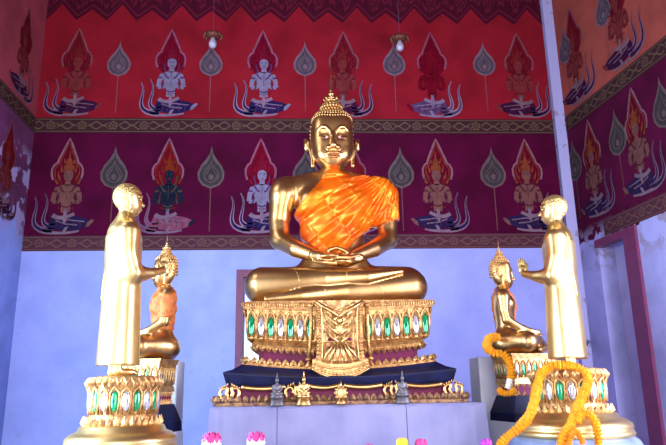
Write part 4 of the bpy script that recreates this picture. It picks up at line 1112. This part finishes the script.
a = MB(); garland_mesh(a, loc_([(497, 337, 6.32), (489, 339, 6.22), (487, 347, 6.12), (494, 353, 6.06), (503, 354, 6.04), (509, 361, 6.02), (511, 370, 6.01), (511, 378, 6.0)]), .044); a.build('marigold_strand', MARI, g)
a = MB(); garland_mesh(a, loc_([(510, 380, 6.0), (508, 388, 5.99)]), .034); a.build('jasmine_section', JASM, g)
a = MB(); garland_mesh(a, loc_([(499, 390, 6.0), (503, 393, 5.97), (510, 393, 5.96), (515, 390, 5.98)]), .030); a.build('marigold_ring', MARI, g)

# ------------------------------------------------------------------ hanging lamps before the painted wall
for px, py, lab in ((213, 42, 'left hanging bulb lamp with brown petal holder before the red wall'), (399.5, 45, 'right hanging bulb lamp with brown petal holder before the red wall')):
    p = at(px, py-7, 8.6); t = thing('hanging_lamp', lab, 'lamp', tuple(p), 0, .8, group='bulb lamps before the painted wall')
    b = MB(); b.lathe([(.012, .09), (.05, .07), (.13, .02), (.14, -.02), (.10, -.05), (.05, -.07)], 20)
    for k in range(10):
        a = 2*PI*k/10; b.tube([(.11*math.cos(a), .11*math.sin(a), .0), (.17*math.cos(a), .17*math.sin(a), -.01), (.16*math.cos(a), .16*math.sin(a), -.07)], [.03, .026, .006], 6)
    b.build('petal_holder', mat('brown_lamp_holder', (.12, .035, .02), .5, .4), t)
    b = MB(); b.lathe([(.03, -.05), (.04, -.09), (.065, -.14), (.075, -.19), (.062, -.24), (.03, -.265), (.005, -.27)], 24); b.build('glass_bulb', mat('milky_bulb', (.30, .30, .40), .15, coat=.5), t)
    b = MB(); b.tube([(0, 0, .08), (0, 0, (TOPZ-float(p[2]))/.8+.02)], .004, 6); b.build('cord', CRACK, t)
# dark bracket on the corner beside the right disciple
p = at(583, 342, 8.86); t = thing('wall_bracket', 'small dark blue bracket on the wall beside the right disciple robe', 'bracket', (float(p[0]), 8.91, float(p[2])))
b = MB(); b.box((-.14, .02, -.10), (.09, .09, .02)); b.box((-.14, -.14, -.01), (.09, .02, .02)); b.tube([(-.10, .03, -.09), (-.10, -.1, -.01)], .015, 6); b.tube([(.05, .03, -.09), (.05, -.1, -.01)], .015, 6)
b.build('bracket_body', mat('dark_blue_metal', (.05, .07, .20), .5), t)

# ------------------------------------------------------------------ offering table and bouquets (their tops enter the frame)
AY = 4.3; AZ = .80
ot = thing('offering_table', 'long low offering table in front of the altar plinth', 'table', (.15, 4.3, 0))
b = MB(); b.box((-1.25, -.22, AZ-.05), (1.25, .22, AZ)); b.build('table_top', mat('dark_lacquer_wood', (.10, .03, .02), .35), ot)
for sx in (-1, 1):
    for sy in (-1, 1):
        b = MB(); b.tube([(sx*1.15, sy*.17, 0), (sx*1.15, sy*.17, .3), (sx*1.15, sy*.17, AZ-.05)], [.03, .025, .035], 10); b.build('leg', RED_FRAME, ot)
def bloom(b, c, r, m_in, m_out, seed, closed=.5):
    rnd = random.Random(seed)
    for ring, (n, tilt, sz) in enumerate(((9, 1.25, .66), (8, .95, .80), (8, .72, .98), (7, .45, 1.04), (4, .15, 1.05))):
        for j in range(n):
            th = 2*PI*(j+.5*ring)/n+rnd.uniform(-.1, .1); tl = tilt*closed*1.6
            dr = Vector((math.cos(th), math.sin(th), 0)); upv = Vector((0, 0, 1)); side = Vector((-math.sin(th), math.cos(th), 0))
            def P(u, v): # v along petal
                out = math.sin(tl)*v*r*sz + (.20*r)*math.sin(v*PI); hz = math.cos(tl)*v*r*sz*1.1
                return Vector(c)+dr*(out+.08*r)+upv*hz+side*(u*r*.42*sz*math.sin(min(1, v*1.25)*PI*.80+.25))
            rows = [(-1, 1)]*5; vs = []
            for v in (0.0, .3, .6, .85, 1.0):
                wv = 1.0 if v < .99 else .1
                vs += [P(-wv, v), P(0, v)+dr*(.06*r), P(wv, v)]
            fs = []
            for i in range(4): fs += [(i*3, i*3+1, i*3+4, i*3+3), (i*3+1, i*3+2, i*3+5, i*3+4)]
            b.add(vs, fs, m_out if ring < 2 else m_in, True)
def bouquet(px, py, r, cin, cout, label, cat='flowers', leaf=True, seed=1, Y=4.3, closed=.42):
    p = at(px, py, Y); t = thing('flower_vase', label, cat, (float(p[0]), Y, AZ), group='flower vases on the offering table')
    top = float(p[2])-AZ-r*.9
    b = MB(); b.lathe([(.035, 0), (.045, .01), (.03, .04), (.05, .10), (.045, .16), (.028, .20), (.036, .22)], 20); b.build('vase', mat('gilt_vase', (.6, .4, .15), .35, .8), t)
    b = MB(); b.tube([(0, 0, .02), (.0, 0, .15), (0, 0, top+.02)], .007, 6); b.build('stem', LEAF, t)
    b = MB(); bloom(b, (0, 0, top), r, 0, 1, seed, closed)
    f = b.build('blossom', [cin, cout], t)
    if leaf:
        b = MB()
        for k in range(6):
            a = 2*PI*k/6+.4
            dr = Vector((math.cos(a), math.sin(a), 0)); sd = Vector((-math.sin(a), math.cos(a), 0)); base = Vector((0, 0, top-.03))
            vs = [base, base+dr*.05+sd*.03+Vector((0, 0, .01)), base+dr*.11+Vector((0, 0, .035)), base+dr*.05-sd*.03+Vector((0, 0, .01)), base+dr*.05+Vector((0, 0, -.008))]
            b.add(vs, [(0, 1, 4), (1, 2, 4), (2, 3, 4), (3, 0, 4)])
        b.build('leaves', LEAF, t)
    return t
bouquet(212, 436, .098, PINK, WPET, 'pink and white lotus blossom, leftmost of the flowers along the bottom edge', seed=1)
bouquet(256, 435, .094, PINK, WPET, 'pink and white lotus blossom right of the leftmost one, below the altar pedestal', seed=2)
bouquet(402, 440, .060, YEL, YEL, 'yellow blossom below the altar beside a pink one', leaf=False, seed=3)
bouquet(421, 441, .065, PINK, PINK, 'pink blossom immediately right of the yellow blossom', leaf=False, seed=4)
bouquet(369, 446, .055, PINK, PURP, 'faint mauve blossom just entering the bottom edge below the apron', seed=5)
bouquet(486, 441, .060, PURP, PURP, 'purple blossom with dark leaves right of the altar plinth', seed=6)
